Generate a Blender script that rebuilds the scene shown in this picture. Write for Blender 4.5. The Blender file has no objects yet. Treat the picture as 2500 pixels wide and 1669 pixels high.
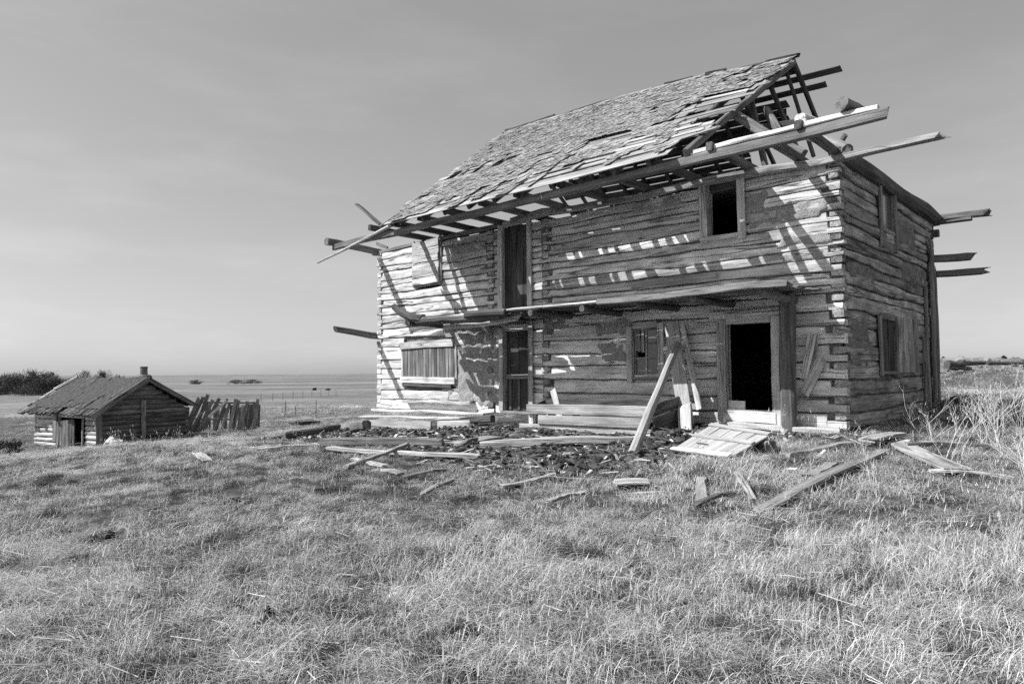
import bpy, math, random
import numpy as np
from mathutils import Matrix, Vector, Quaternion

random.seed(7); RNG = np.random.default_rng(11)
SC = bpy.context.scene
COL = SC.collection

# ---------------------------------------------------------------- camera
PITCH, ROLL, YAW = math.radians(2.61), math.radians(-0.40), math.radians(47.5)
CAMZ = 1.128
cp, sp, cr, sr = math.cos(PITCH), math.sin(PITCH), math.cos(ROLL), math.sin(ROLL)
_fw = Vector((0, cp, sp)); _rt = Vector((1, 0, 0)); _up = Vector((0, -sp, cp))
_RT = _rt * cr + _up * sr; _UP = _up * cr - _rt * sr
cam = bpy.data.cameras.new('camera'); cam_o = bpy.data.objects.new('camera', cam); COL.objects.link(cam_o)
cam.sensor_width = 36; cam.lens = 24.19; cam.clip_start = 0.05; cam.clip_end = 9000
M = Matrix((_RT, _UP, -_fw)).transposed().to_4x4(); M.translation = (0, 0, CAMZ)
cam_o.matrix_world = M
SC.camera = cam_o

# house frame: local x along the front wall to the right, y into the house, z up
HX = Vector((math.sin(YAW), -math.cos(YAW), 0)); HY = Vector((math.cos(YAW), math.sin(YAW), 0))
C0 = Vector((6.286, 13.0, 0))

# ---------------------------------------------------------------- sun, sky, exposure
SUN_V, SUN_L = 1.42, 0.92
sun_dir = (-HY * 1.0 - HX * SUN_L + Vector((0, 0, SUN_V))).normalized()
sl = bpy.data.lights.new('sun', 'SUN'); sl.energy = 4.35; sl.angle = math.radians(0.5); sl.color = (1, 1, 1)
so = bpy.data.objects.new('sun', sl); COL.objects.link(so)
so.rotation_mode = 'QUATERNION'; so.rotation_quaternion = sun_dir.to_track_quat('Z', 'Y'); so.location = sun_dir * 60

W = bpy.data.worlds.new('World'); SC.world = W; W.use_nodes = True
nt = W.node_tree; nt.nodes.clear()
def N(t, typ, **kw):
    n = t.nodes.new(typ)
    for k, v in kw.items(): setattr(n, k, v)
    return n
sky = N(nt, 'ShaderNodeTexSky'); sky.sky_type = 'NISHITA'; sky.sun_disc = False
sky.sun_elevation = math.asin(sun_dir.z); sky.sun_rotation = math.atan2(sun_dir.x, sun_dir.y)
sky.altitude = 600; sky.air_density = 1.0; sky.dust_density = 1.6; sky.ozone_density = 1.0
bwn = N(nt, 'ShaderNodeRGBToBW')
tc = N(nt, 'ShaderNodeTexCoord'); mp = N(nt, 'ShaderNodeMapping'); mp.inputs['Scale'].default_value = (2.2, 2.2, 9.0)
cn = N(nt, 'ShaderNodeTexNoise'); cn.inputs['Scale'].default_value = 1.6; cn.inputs['Detail'].default_value = 6; cn.inputs['Roughness'].default_value = 0.6
cr_ = N(nt, 'ShaderNodeMapRange'); cr_.inputs['From Min'].default_value = 0.47; cr_.inputs['From Max'].default_value = 0.78
cr_.inputs['To Min'].default_value = 1.0; cr_.inputs['To Max'].default_value = 1.13
mul = N(nt, 'ShaderNodeMath', operation='MULTIPLY')
pw = N(nt, 'ShaderNodeMath', operation='POWER'); pw.inputs[1].default_value = 0.62     # the photo's film response flattens the sky
sc_ = N(nt, 'ShaderNodeMath', operation='MULTIPLY'); sc_.inputs[1].default_value = 1.76
bg = N(nt, 'ShaderNodeBackground'); bg.inputs['Strength'].default_value = 0.083
wo = N(nt, 'ShaderNodeOutputWorld')
nt.links.new(sky.outputs[0], bwn.inputs[0]); nt.links.new(tc.outputs['Generated'], mp.inputs[0]); nt.links.new(mp.outputs[0], cn.inputs['Vector'])
nt.links.new(cn.outputs['Fac'], cr_.inputs['Value']); nt.links.new(bwn.outputs[0], pw.inputs[0]); nt.links.new(pw.outputs[0], sc_.inputs[0])
nt.links.new(sc_.outputs[0], mul.inputs[0]); nt.links.new(cr_.outputs[0], mul.inputs[1])
nt.links.new(mul.outputs[0], bg.inputs['Color']); nt.links.new(bg.outputs[0], wo.inputs[0])

SC.view_settings.view_transform = 'Standard'; SC.view_settings.look = 'None'; SC.view_settings.gamma = 1
SC.view_settings.exposure = 0.68; SC.view_settings.use_curve_mapping = False
SC.render.engine = 'CYCLES'
SC.cycles.use_denoising = False; SC.cycles.use_adaptive_sampling = True; SC.cycles.adaptive_threshold = 0.035; SC.cycles.max_bounces = 4; SC.cycles.diffuse_bounces = 4; SC.cycles.transparent_max_bounces = 4

# ---------------------------------------------------------------- materials
def grey(v): return (v, v, v, 1)
def new_mat(name):
    m = bpy.data.materials.new(name); m.use_nodes = True
    t = m.node_tree; b = t.nodes['Principled BSDF']; b.inputs['Roughness'].default_value = 0.9
    b.inputs['Specular IOR Level'].default_value = 0.15
    return m, t, b
def ramp(t, src, p0, v0, p1, v1):
    r = N(t, 'ShaderNodeMapRange'); r.inputs['From Min'].default_value = p0; r.inputs['From Max'].default_value = p1
    r.inputs['To Min'].default_value = v0; r.inputs['To Max'].default_value = v1; t.links.new(src, r.inputs['Value']); return r.outputs[0]
def mth(t, op, a, b):
    n = N(t, 'ShaderNodeMath', operation=op)
    for i, v in enumerate((a, b)):
        if isinstance(v, (int, float)): n.inputs[i].default_value = v
        else: t.links.new(v, n.inputs[i])
    return n.outputs[0]
def noise(t, vec, scale, detail=4, rough=0.6):
    n = N(t, 'ShaderNodeTexNoise'); n.inputs['Scale'].default_value = scale; n.inputs['Detail'].default_value = detail; n.inputs['Roughness'].default_value = rough
    t.links.new(vec, n.inputs['Vector']); return n.outputs['Fac']
def wood(name, lo, hi, crack=0.55, bump=0.6, vary=0.3, blotch=0.35, grain=1.0):
    """weathered wood, grain along the object's own x axis"""
    m, t, b = new_mat(name)
    tcn = N(t, 'ShaderNodeTexCoord'); oi = N(t, 'ShaderNodeObjectInfo')
    off = mth(t, 'MULTIPLY', oi.outputs['Random'], 57.0)
    cx = N(t, 'ShaderNodeCombineXYZ'); t.links.new(off, cx.inputs[0]); t.links.new(off, cx.inputs[1]); t.links.new(off, cx.inputs[2])
    va = N(t, 'ShaderNodeVectorMath', operation='ADD'); t.links.new(tcn.outputs['Object'], va.inputs[0]); t.links.new(cx.outputs[0], va.inputs[1])
    def mapped(s):
        mm = N(t, 'ShaderNodeMapping'); mm.inputs['Scale'].default_value = s; t.links.new(va.outputs[0], mm.inputs[0]); return mm.outputs[0]
    g1 = noise(t, mapped((0.7 * grain, 8, 8)), 1.0, 4, 0.65)
    g2 = noise(t, mapped((1.6 * grain, 30, 30)), 1.0, 2, 0.6)
    bl = noise(t, mapped((1.1, 3.2, 3.2)), 1.3, 2, 0.6)
    pt = noise(t, mapped((26, 40, 40)), 1.0, 2, 0.7)
    base = ramp(t, mth(t, 'ADD', mth(t, 'MULTIPLY', g1, 0.75), mth(t, 'MULTIPLY', g2, 0.25)), 0.33, lo, 0.62, hi)
    cn_ = noise(t, mapped((0.17 * grain, 5.0, 5.0)), 1.0, 2, 0.45)
    d = mth(t, 'ABSOLUTE', mth(t, 'SUBTRACT', cn_, 0.5), 0)
    ck = ramp(t, d, 0.003, 1 - crack * .85, 0.015, 1.0)
    cn2 = noise(t, mapped((0.22 * grain, 11, 11)), 1.0, 2, 0.45)
    ck = mth(t, 'MULTIPLY', ck, ramp(t, mth(t, 'ABSOLUTE', mth(t, 'SUBTRACT', cn2, 0.47), 0), 0.0, 1 - crack * .45, 0.014, 1.0))
    c = mth(t, 'MULTIPLY', base, ck)
    c = mth(t, 'MULTIPLY', c, ramp(t, bl, 0.3, 1 - blotch, 0.68, 1 + blotch * .5))
    c = mth(t, 'MULTIPLY', c, ramp(t, pt, 0.3, 0.86, 0.7, 1.12))
    c = mth(t, 'MULTIPLY', c, ramp(t, oi.outputs['Random'], 0, 1 - vary, 1, 1 + vary * .7))
    cc = N(t, 'ShaderNodeCombineColor')
    for i in range(3): t.links.new(c, cc.inputs[i])
    t.links.new(cc.outputs[0], b.inputs['Base Color'])
    h = mth(t, 'ADD', mth(t, 'MULTIPLY', g1, 0.8), mth(t, 'ADD', mth(t, 'MULTIPLY', ck, 0.5), mth(t, 'MULTIPLY', pt, 0.25)))
    bp = N(t, 'ShaderNodeBump'); bp.inputs['Strength'].default_value = bump * .7; bp.inputs['Distance'].default_value = 0.03
    t.links.new(h, bp.inputs['Height']); t.links.new(bp.outputs[0], b.inputs['Normal'])
    return m
def lumpy(name, lo, hi, scale, bump=0.6, dist=0.03, vary=0.0, fine=0.4):
    m, t, b = new_mat(name)
    tcn = N(t, 'ShaderNodeTexCoord')
    a = noise(t, tcn.outputs['Object'], scale, 6, 0.7); f = noise(t, tcn.outputs['Object'], scale * 9, 3, 0.7)
    c = ramp(t, mth(t, 'ADD', mth(t, 'MULTIPLY', a, 1 - fine), mth(t, 'MULTIPLY', f, fine)), 0.35, lo, 0.65, hi)
    if vary:
        oi = N(t, 'ShaderNodeObjectInfo'); c = mth(t, 'MULTIPLY', c, ramp(t, oi.outputs['Random'], 0, 1 - vary, 1, 1 + vary))
    cc = N(t, 'ShaderNodeCombineColor')
    for i in range(3): t.links.new(c, cc.inputs[i])
    t.links.new(cc.outputs[0], b.inputs['Base Color'])
    bp = N(t, 'ShaderNodeBump'); bp.inputs['Strength'].default_value = bump; bp.inputs['Distance'].default_value = dist
    t.links.new(mth(t, 'ADD', a, mth(t, 'MULTIPLY', f, 0.4)), bp.inputs['Height']); t.links.new(bp.outputs[0], b.inputs['Normal'])
    return m
def blade_mat(name, lo, hi):
    m, t, b = new_mat(name)
    oi = N(t, 'ShaderNodeObjectInfo'); at = N(t, 'ShaderNodeAttribute', attribute_name='tone')
    c = mth(t, 'ADD', mth(t, 'MULTIPLY', oi.outputs['Random'], 0.45), mth(t, 'MULTIPLY', at.outputs['Fac'], 0.55))
    c = ramp(t, c, 0.0, lo, 1.0, hi)
    cc = N(t, 'ShaderNodeCombineColor')
    for i in range(3): t.links.new(c, cc.inputs[i])
    t.links.new(cc.outputs[0], b.inputs['Base Color'])
    tr = N(t, 'ShaderNodeBsdfTranslucent'); t.links.new(cc.outputs[0], tr.inputs[0])
    mx = N(t, 'ShaderNodeMixShader'); mx.inputs[0].default_value = 0.3
    t.links.new(b.outputs[0], mx.inputs[1]); t.links.new(tr.outputs[0], mx.inputs[2]); t.links.new(mx.outputs[0], t.nodes['Material Output'].inputs[0])
    return m
M_LOG = wood('log_wood', 0.48, 0.74, 0.9, 0.7, 0.3, 0.4)
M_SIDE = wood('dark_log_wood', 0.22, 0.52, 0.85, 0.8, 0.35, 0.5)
M_LOGLOW = wood('shade_lifted_log_wood', 0.60, 0.84, 0.9, 0.7, 0.28, 0.35)  # lower logs: paler wood, plus shade-lifting brightness painted into the colour
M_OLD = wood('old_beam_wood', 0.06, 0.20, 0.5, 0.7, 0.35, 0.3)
M_BEAM = wood('grey_beam_wood', 0.14, 0.34, 0.55, 0.7, 0.3, 0.3)
M_PALE = wood('bleached_plank_wood', 0.32, 0.66, 0.6, 0.6, 0.2, 0.22)
M_FRAME = wood('casing_wood', 0.40, 0.66, 0.6, 0.6, 0.25, 0.3)
M_CRIB = wood('crib_plank_wood', 0.30, 0.54, 0.6, 0.6, 0.25, 0.3)
M_GPLANK = wood('weathered_ground_plank_wood', 0.20, 0.52, 0.7, 0.7, 0.3, 0.3)
M_DOOR = wood('dark_door_wood', 0.04, 0.12, 0.5, 0.5, 0.3, 0.3)
M_SHIN = wood('shingle_wood', 0.18, 0.42, 0.5, 0.5, 0.25, 0.25, 3)
M_HATCH = wood('planed_board_wood', 0.26, 0.42, 0.15, 0.4, 0.12, 0.2)
M_RBOARD = wood('roof_board_wood', 0.20, 0.46, 0.6, 0.6, 0.3, 0.3)
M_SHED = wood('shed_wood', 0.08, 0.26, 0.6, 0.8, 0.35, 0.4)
M_SHEDL = wood('shed_sunlit_log_wood', 0.42, 0.78, 0.6, 0.8, 0.3, 0.3)  # sunlit copy of the shed wood, sun on the door side put into the colour
M_SROOF = wood('shed_roof_wood', 0.03, 0.15, 0.6, 1.0, 0.4, 0.5, 6)
M_CHINK = lumpy('clay_chinking', 0.08, 0.32, 5, 0.9, 0.04)
M_DAUB = lumpy('lime_daub', 0.22, 0.42, 4.0, 1.0, 0.05, fine=.5)
M_SOIL = lumpy('dark_soil', 0.03, 0.12, 8, 0.8, 0.03, 0.5)
M_STONE = lumpy('field_stone', 0.30, 0.62, 3, 0.6, 0.05)
M_RSTONE = lumpy('rubble_stone', 0.12, 0.36, 3, 0.6, 0.05)
M_DSTONE = lumpy('dark_stone', 0.02, 0.05, 3, 0.6, 0.05)
M_TWIG = lumpy('bare_twigs', 0.07, 0.15, 1, 0.2, 0.02)
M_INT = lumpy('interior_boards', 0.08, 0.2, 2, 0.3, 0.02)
M_BRICK = lumpy('sooty_chimney', 0.10, 0.24, 6, 0.6, 0.03)
M_STRAW = blade_mat('dry_grass', 0.08, 0.95)
M_DARKG = blade_mat('dull_grass', 0.025, 0.17)
M_STALK = blade_mat('dead_stalks', 0.5, 0.85)
mg, tg, bgl = new_mat('window_glass')
bgl.inputs['Base Color'].default_value = grey(0.13); bgl.inputs['Roughness'].default_value = 0.15; bgl.inputs['Specular IOR Level'].default_value = 0.5
M_GLASS = mg

# ---------------------------------------------------------------- helpers
def smooth1(seed):
    r = random.Random(seed); ph = [(r.uniform(.35, .9) * 2 ** i, r.uniform(0, 6.28), .55 ** i) for i in range(4)]
    return lambda x: sum(a * math.sin(f * x * 2 + p) for f, p, a in ph) / 1.6
def hash2(ix, iy, s):
    n = (ix * 374761393 + iy * 668265263 + s * 974634777) & 0x7fffffff
    n = ((n ^ (n >> 13)) * 1274126177) & 0x7fffffff
    return ((n ^ (n >> 16)) & 0xffff) / 65535.0
def vn(x, y, s=0):
    """value noise on numpy arrays, 0..1"""
    x = np.asarray(x, float); y = np.asarray(y, float)
    ix = np.floor(x).astype(np.int64); iy = np.floor(y).astype(np.int64); fx = x - ix; fy = y - iy
    fx = fx * fx * (3 - 2 * fx); fy = fy * fy * (3 - 2 * fy)
    h = lambda a, b: hash2(a, b, s)
    return (h(ix, iy) * (1 - fx) + h(ix + 1, iy) * fx) * (1 - fy) + (h(ix, iy + 1) * (1 - fx) + h(ix + 1, iy + 1) * fx) * fy
def fbm(x, y, s=0, o=4):
    r = 0; a = .5; t = 0
    for i in range(o):
        r = r + a * vn(x * 2 ** i, y * 2 ** i, s + i); t += a; a *= .5
    return r / t
def mesh(name, v, f, mat, smooth=False):
    me = bpy.data.meshes.new(name); me.from_pydata([tuple(p) for p in v], [], f); me.update()
    if mat: me.materials.append(mat)
    if smooth: me.polygons.foreach_set('use_smooth', [True] * len(me.polygons))
    return me
def put(name, me, parent=None, mtx=None):
    o = bpy.data.objects.new(name, me); COL.objects.link(o)
    if parent is not None: o.parent = parent
    if mtx is not None: o.matrix_local = mtx
    return o
def tag(o, label=None, cat=None, group=None, kind=None):
    if label: o['label'] = label
    if cat: o['category'] = cat
    if group: o['group'] = group
    if kind: o['kind'] = kind
    return o
def thing(name, label, cat, loc, rz=0.0, group=None):
    o = bpy.data.objects.new(name, None); COL.objects.link(o); o.empty_display_size = .2
    o.location = loc; o.rotation_euler = (0, 0, rz); return tag(o, label, cat, group)
def frame_of(p0, p1, up):
    p0 = Vector(p0); p1 = Vector(p1); x = (p1 - p0).normalized(); up = Vector(up)
    y = up.cross(x)
    if y.length < 1e-4: y = Vector((0, 1, 0)).cross(x)
    y.normalize(); z = x.cross(y)
    m = Matrix((x, y, z)).transposed().to_4x4(); m.translation = (p0 + p1) / 2
    return m, (p1 - p0).length
def beam_mesh(name, L, w, t, mat, rough=.012, ragged=0.0, taper=1.0, bow=0.0, seed=None, n=None, chamfer=.18):
    """a hewn board or beam along x, w wide (y), t thick (z), with chamfered arrises and uneven faces"""
    r = random.Random(seed if seed is not None else random.random())
    n = n or max(2, min(10, int(L / .6) + 2)); c = chamfer * min(w, t)
    v = []; f = []
    prof = [(-w/2 + c, -t/2), (w/2 - c, -t/2), (w/2, -t/2 + c), (w/2, t/2 - c), (w/2 - c, t/2), (-w/2 + c, t/2), (-w/2, t/2 - c), (-w/2, -t/2 + c)]
    s1, s2 = smooth1(r.random()), smooth1(r.random())
    for i in range(n + 1):
        u = i / n; x = (u - .5) * L; k = 1 + (taper - 1) * u
        oy = s1(x) * rough * 1.5; oz = s2(x) * rough * 1.2 + bow * (1 - (2*u - 1) ** 2)
        for (y, z) in prof:
            e = r.uniform(-1, 1) * ragged * (1 if i == n else (.4 if i == 0 else 0))
            v.append((x + e, y * k + oy + r.uniform(-1, 1) * rough * .5, z * k + oz + r.uniform(-1, 1) * rough * .4))
    m = 8
    for i in range(n):
        for j in range(m):
            a = i * m + j; b = i * m + (j + 1) % m; f.append((a, b, b + m, a + m))
    f.append(tuple(range(m - 1, -1, -1))); f.append(tuple(n * m + j for j in range(m)))
    return mesh(name, v, f, mat)
def beam(name, p0, p1, w, t, mat, parent=None, up=(0, 0, 1), **kw):
    m, L = frame_of(p0, p1, up)
    return put(name, beam_mesh(name, L, w, t, mat, **kw), parent, m)
def round_mesh(name, L, r0, r1, mat, seed=None, n=None, m=9, rough=.06, bend=0.0, tipcut=0.0):
    """a peeled log or pole along x"""
    r = random.Random(seed if seed is not None else random.random()); n = n or max(3, min(12, int(L / .5) + 2))
    v = []; f = []; s1, s2 = smooth1(r.random()), smooth1(r.random())
    ang = [r.uniform(1 - rough, 1 + rough) for _ in range(m)]
    for i in range(n + 1):
        u = i / n; x = (u - .5) * L; R = r0 + (r1 - r0) * u
        for j in range(m):
            a = 6.2832 * j / m; k = R * ang[j] * r.uniform(1 - rough * .5, 1 + rough * .5)
            e = tipcut * R * math.sin(a) * (1 if i == n else 0)
            v.append((x + e, math.cos(a) * k + s1(x) * R * .25, math.sin(a) * k + s2(x) * R * .25 + bend * (1 - (2*u - 1) ** 2)))
    for i in range(n):
        for j in range(m):
            a = i * m + j; b = i * m + (j + 1) % m; f.append((a, b, b + m, a + m))
    f.append(tuple(range(m - 1, -1, -1))); f.append(tuple(n * m + j for j in range(m)))
    return mesh(name, v, f, mat, False)
def pole(name, p0, p1, r0, r1, mat, parent=None, up=(0, 0, 1), **kw):
    m, L = frame_of(p0, p1, up)
    return put(name, round_mesh(name, L, r0, r1, mat, **kw), parent, m)
def hl(X, Y, z=0.0): return C0 + HX * X + HY * Y + Vector((0, 0, z))
def to_local(x, y):
    dx = x - C0.x; dy = y - C0.y
    return dx * HX.x + dy * HX.y, dx * HY.x + dy * HY.y

# ---------------------------------------------------------------- ground
CP = [(0,0,-.42),(-3,3,-.46),(3,3,-.38),(0,7,-.40),(6,5,-.28),(-7,7,-.7),(-3,11,-.45),(12,12,-.02),(12,6,-.2),(-12,15,-1.2),(-8,12,-.8),(-20,20,-2.0),(-18,30,-1.95),(-22.5,31,-2.3),(-14,33,-1.8),(-7.2,22,-.95),(-10,26,-1.35),(-16,50,-1.9),(-23,60,-2.0),(17,25,.28),(29.7,40,1.1),(44,60,1.1),(24,20,.2),(-40,110,-3.05),(-57,200,-3.1),(-106,150,-2.6),(-60,60,-2.8),(60,110,-.5),(0,110,-2.6),(40,20,.2),(-30,5,-1.6),(0,-20,-.4),(-60,20,-2.6)]
for X, Y, z in [(0,-.6,-.06),(-3,-.8,-.08),(-6,-.8,-.16),(-9,-1,-.35),(-12,-1,-.55),(-15,-1,-.72),(-4,-3,-.28),(-8,-3.5,-.45),(-12,-3.5,-.75),(0.5,4,.05),(.5,8,.22),(-7,4,-.1),(-7,9,-.2),(-15.5,4,-.8),(-15,9,-.9),(3,9,.2),(-3,12,0)]:
    P = hl(X, Y); CP.append((P.x, P.y, z))
CP = np.array(CP)
def ground_base(x, y):
    x = np.asarray(x, float); y = np.asarray(y, float)
    num = 0; den = 0
    for cx, cy, cz in CP:
        w = 1 / ((x - cx) ** 2 + (y - cy) ** 2 + 1.0) ** 1.7; num = num + w * cz; den = den + w
    r = np.hypot(x, y); wf = 200 / 900. ** 1.7 * np.clip((r - 60) / 150, 0, 1)
    return (num - 3.0 * wf) / (den + wf)
def ground_z(x, y):
    z = ground_base(x, y); r = np.hypot(x, np.asarray(y, float) - 0)
    k = np.clip((70 - r) / 30, 0, 1)
    z = z + k * ((fbm(np.asarray(x) * .9, np.asarray(y) * .9, 3) - .5) * .12 + (fbm(np.asarray(x) * 3.1, np.asarray(y) * 3.1, 9, 2) - .5) * .055)
    X = np.asarray(x, float)
    z = z + np.clip((r - 350) / 900, 0, 1) * (fbm(X / 700 + 3, np.asarray(y) / 700, 21, 3) - .38) * 16 * np.clip(r / 1500, .2, 1.4)
    return z
def gz(x, y): return float(ground_z(np.array([x]), np.array([y]))[0])
def dirt_mask(x, y):
    """bare trampled earth in front of the house, 0..1"""
    X, Y = to_local(np.asarray(x, float), np.asarray(y, float))
    lim = -4.9 - 2.2 * np.exp(-((X + 3.2) / 4.0) ** 2) + .07 * (X + 6).clip(-10, 0) * -1 * .6
    m = np.clip((Y - lim) / 1.3, 0, 1) * np.clip((-.5 - X) / 1.6, 0, 1) * np.clip((X + 18.2) / 1.8, 0, 1) * np.clip((9 - Y), 0, 1)
    m = np.maximum(m, np.clip(1.2 - np.hypot((X + .3) / 2.2, (Y + 1.4) / 1.1), 0, 1) * .7)
    return np.clip(m * 1.5 - .9 * fbm(np.asarray(x) * .9, np.asarray(y) * .9, 33, 3), 0, 1)
def axis(lo, hi, fine, step, grow):
    a = list(np.arange(lo, hi, step)); s = step; p = a[-1]
    up = []
    while p < 6500: s *= grow; p += s; up.append(p)
    s = step; p = lo; dn = []
    while p > (-6500 if fine else -60): s *= grow; p -= s; dn.append(p)
    return np.array(dn[::-1] + a + up)
gx = axis(-14, 16, True, .16, 1.085); gy = axis(1.0, 27, False, .16, 1.085)
GX, GY = np.meshgrid(gx, gy); GZ = ground_z(GX, GY)
inside = (to_local(GX, GY)[0] > -14.3) & (to_local(GX, GY)[0] < -.3) & (to_local(GX, GY)[1] > .3) & (to_local(GX, GY)[1] < 7.7)
GZ = np.where(inside, GZ - .15, GZ)
gd = dirt_mask(GX, GY); GZ = GZ + gd * (fbm(GX * 5, GY * 5, 50, 3) - .35) * .16
nx, ny = len(gx), len(gy)
verts = np.stack([GX.ravel(), GY.ravel(), GZ.ravel()], 1)
ii = (np.arange(ny - 1)[:, None] * nx + np.arange(nx - 1)[None]).ravel()
faces = np.stack([ii, ii + 1, ii + 1 + nx, ii + nx], 1)
me = bpy.data.meshes.new('ground'); me.vertices.add(len(verts)); me.vertices.foreach_set('co', verts.ravel())
me.loops.add(faces.size); me.loops.foreach_set('vertex_index', faces.ravel()); me.polygons.add(len(faces))
me.polygons.foreach_set('loop_start', np.arange(0, faces.size, 4)); me.polygons.foreach_set('loop_total', np.full(len(faces), 4)); me.update(); me.validate()
at = me.attributes.new('soil', 'FLOAT', 'POINT'); at.data.foreach_set('value', gd.ravel().astype(np.float32))
me.polygons.foreach_set('use_smooth', [True] * len(me.polygons))
m, t, b = new_mat('prairie_ground')
geo = N(t, 'ShaderNodeNewGeometry')
pos = geo.outputs['Position']
def mapv(s):
    mm = N(t, 'ShaderNodeMapping'); mm.inputs['Scale'].default_value = s; t.links.new(pos, mm.inputs[0]); return mm.outputs[0]
n1 = noise(t, mapv((1, 1, 1)), 6, 6, .75); n2 = noise(t, mapv((.02, .035, .02)), 1, 6, .65); n3 = noise(t, mapv((.35, .5, .3)), 1, 5, .7); n4 = noise(t, mapv((.004, .02, .01)), 1, 3, .5)
ln = N(t, 'ShaderNodeVectorMath', operation='LENGTH'); t.links.new(pos, ln.inputs[0])
near = ramp(t, ln.outputs['Value'], 30, 0.0, 90, 1.0)
thatch = ramp(t, n1, .36, .02, .66, .11)
field = ramp(t, mth(t, 'ADD', mth(t, 'MULTIPLY', n2, .5), mth(t, 'ADD', mth(t, 'MULTIPLY', n3, .35), mth(t, 'MULTIPLY', n4, .35))), .46, .06, .70, .245)
field = mth(t, 'MULTIPLY', field, ramp(t, noise(t, mapv((1, 1, 1)), 1.7, 4, .8), .3, .78, .7, 1.18))
mixv = mth(t, 'ADD', mth(t, 'MULTIPLY', thatch, mth(t, 'SUBTRACT', 1.0, near)), mth(t, 'MULTIPLY', field, near))
soil = ramp(t, n1, .35, .03, .68, .15)
sa = N(t, 'ShaderNodeAttribute', attribute_name='soil')
sfac = ramp(t, sa.outputs['Fac'], .05, 0, .5, 1)
val = mth(t, 'ADD', mth(t, 'MULTIPLY', mixv, mth(t, 'SUBTRACT', 1.0, sfac)), mth(t, 'MULTIPLY', soil, sfac))
cc = N(t, 'ShaderNodeCombineColor')
for i in range(3): t.links.new(val, cc.inputs[i])
t.links.new(cc.outputs[0], b.inputs['Base Color'])
bp = N(t, 'ShaderNodeBump'); bp.inputs['Strength'].default_value = .9; bp.inputs['Distance'].default_value = .06
t.links.new(n1, bp.inputs['Height']); t.links.new(bp.outputs[0], b.inputs['Normal'])
me.materials.append(m)
tag(put('ground', me), kind='structure')

# ---------------------------------------------------------------- the log house
HOUSE = thing('log_house', 'abandoned two-storey log house with a broken shingle roof', 'house', C0, YAW - math.pi / 2)
XL, YB, WT, NC = -14.6, 8.0, 5.16, 19
ZC = [.325 * k for k in range(8)] + [2.6 + (5.16 - 2.6) / 11 * k for k in range(12)]   # thicker logs below, thinner above
THK = .2
_joint = {}
def joint(wall, k):
    if (wall, k) not in _joint:
        _joint[(wall, k)] = (smooth1(hash((wall, k)) % 9973 + 3), random.Random(k * 31 + len(wall)).uniform(-.02, .02))
    s, o = _joint[(wall, k)]
    return lambda a: ZC[k] + (0 if k in (0, NC) else .036 * s(a * .62) + o * 1.5)
def wall_log(Wm, wall, k, a0, a1, n0, n1, mat, seed):
    """one hewn log of course k from a0 to a1; n0/n1 = ('low'|'high', length) where the end is notched over a corner"""
    r = random.Random(seed); jb, jt = joint(wall, k), joint(wall, k + 1)
    L = a1 - a0; steps = max(2, int(L / .3)); st = [a0 + L * i / steps for i in range(steps + 1)]
    if n0: st = [a0, a0 + n0[1] - .012, a0 + n0[1]] + [s for s in st if s > a0 + n0[1] + .05]
    if n1: st = [s for s in st if s < a1 - n1[1] - .05] + [a1 - n1[1], a1 - n1[1] + .012, a1]
    off = r.uniform(-.022, .022); sb = smooth1(r.random()); sg = smooth1(r.random()); sf = smooth1(r.random())
    am = (a0 + a1) / 2; zm = (ZC[k] + ZC[k + 1]) / 2; v = []; f = []
    sag = r.uniform(-.012, .012)
    for a in st:
        zb, zt = jb(a), jt(a); gb = .006 + .022 * max(0, sb(a * 2.3)) ** 1.4 + r.uniform(0, .008); gt = .007 + .026 * max(0, sg(a * 2.1)) ** 1.4 + r.uniform(0, .008)
        zb += gb; zt -= gt; h = zt - zb
        for nn, lo, hi in ((n0, a0 - 1, a0 + n0[1] - .005 if n0 else 0), (n1, a1 - n1[1] + .005 if n1 else 0, a1 + 1)):
            if nn and lo <= a <= hi:
                jit = .10 * math.sin(seed * 3.7)
                if nn[0] == 'low': zt = zb + h * (.52 + jit); zb += .004
                else: zb = zb + h * (.6 + .05 * math.sin(seed * 5.1)); zt += .012
        h = zt - zb; o = off + .012 * sf(a * 1.7) + r.uniform(-.005, .005)
        rb = [(THK, zb), (.03 + o, zb), (.002 + o, zb + h * .07), (-.004 + o + r.uniform(-.006, .006), zb + h * .34 + r.uniform(-.02, .02)), (-.004 + o + r.uniform(-.008, .008), zb + h * .62), (.002 + o, zb + h * .92), (.026 + o, zt), (THK, zt)]
        v += [(a - am, d, z - zm) for d, z in rb]
    m = 8
    for i in range(len(st) - 1):
        for j in range(m):
            p = i * m + j; q = i * m + (j + 1) % m; f.append((p, p + m, q + m, q))
    f.append(tuple(range(m))); f.append(tuple((len(st) - 1) * m + j for j in range(m - 1, -1, -1)))
    o = put('log', mesh('log', v, f, mat), HOUSE, Wm @ Matrix.Translation((am, 0, zm)))
    return o
def segments(a0, a1, k, holes):
    zb, zt = ZC[k], ZC[k + 1]; PT = zt - zb; seg = [(a0, a1)]
    for (h0, h1, z0, z1) in holes:
        ov = min(zt, z1) - max(zb, z0)
        if ov < .38 * PT: continue
        new = []
        for s0, s1 in seg:
            if h1 <= s0 or h0 >= s1: new.append((s0, s1)); continue
            if h0 > s0: new.append((s0, h0))
            if h1 < s1: new.append((h1, s1))
        seg = new
    return [s for s in seg if s[1] - s[0] > .06]
R90 = lambda q, t: Matrix.Translation(t) @ Matrix.Rotation(math.radians(q), 4, 'Z')
W_FRONT = Matrix.Identity(4); W_RIGHT = R90(90, (0, 0, 0)); W_BACK = R90(180, (0, YB, 0)); W_LEFT = R90(-90, (XL, YB, 0))
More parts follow.
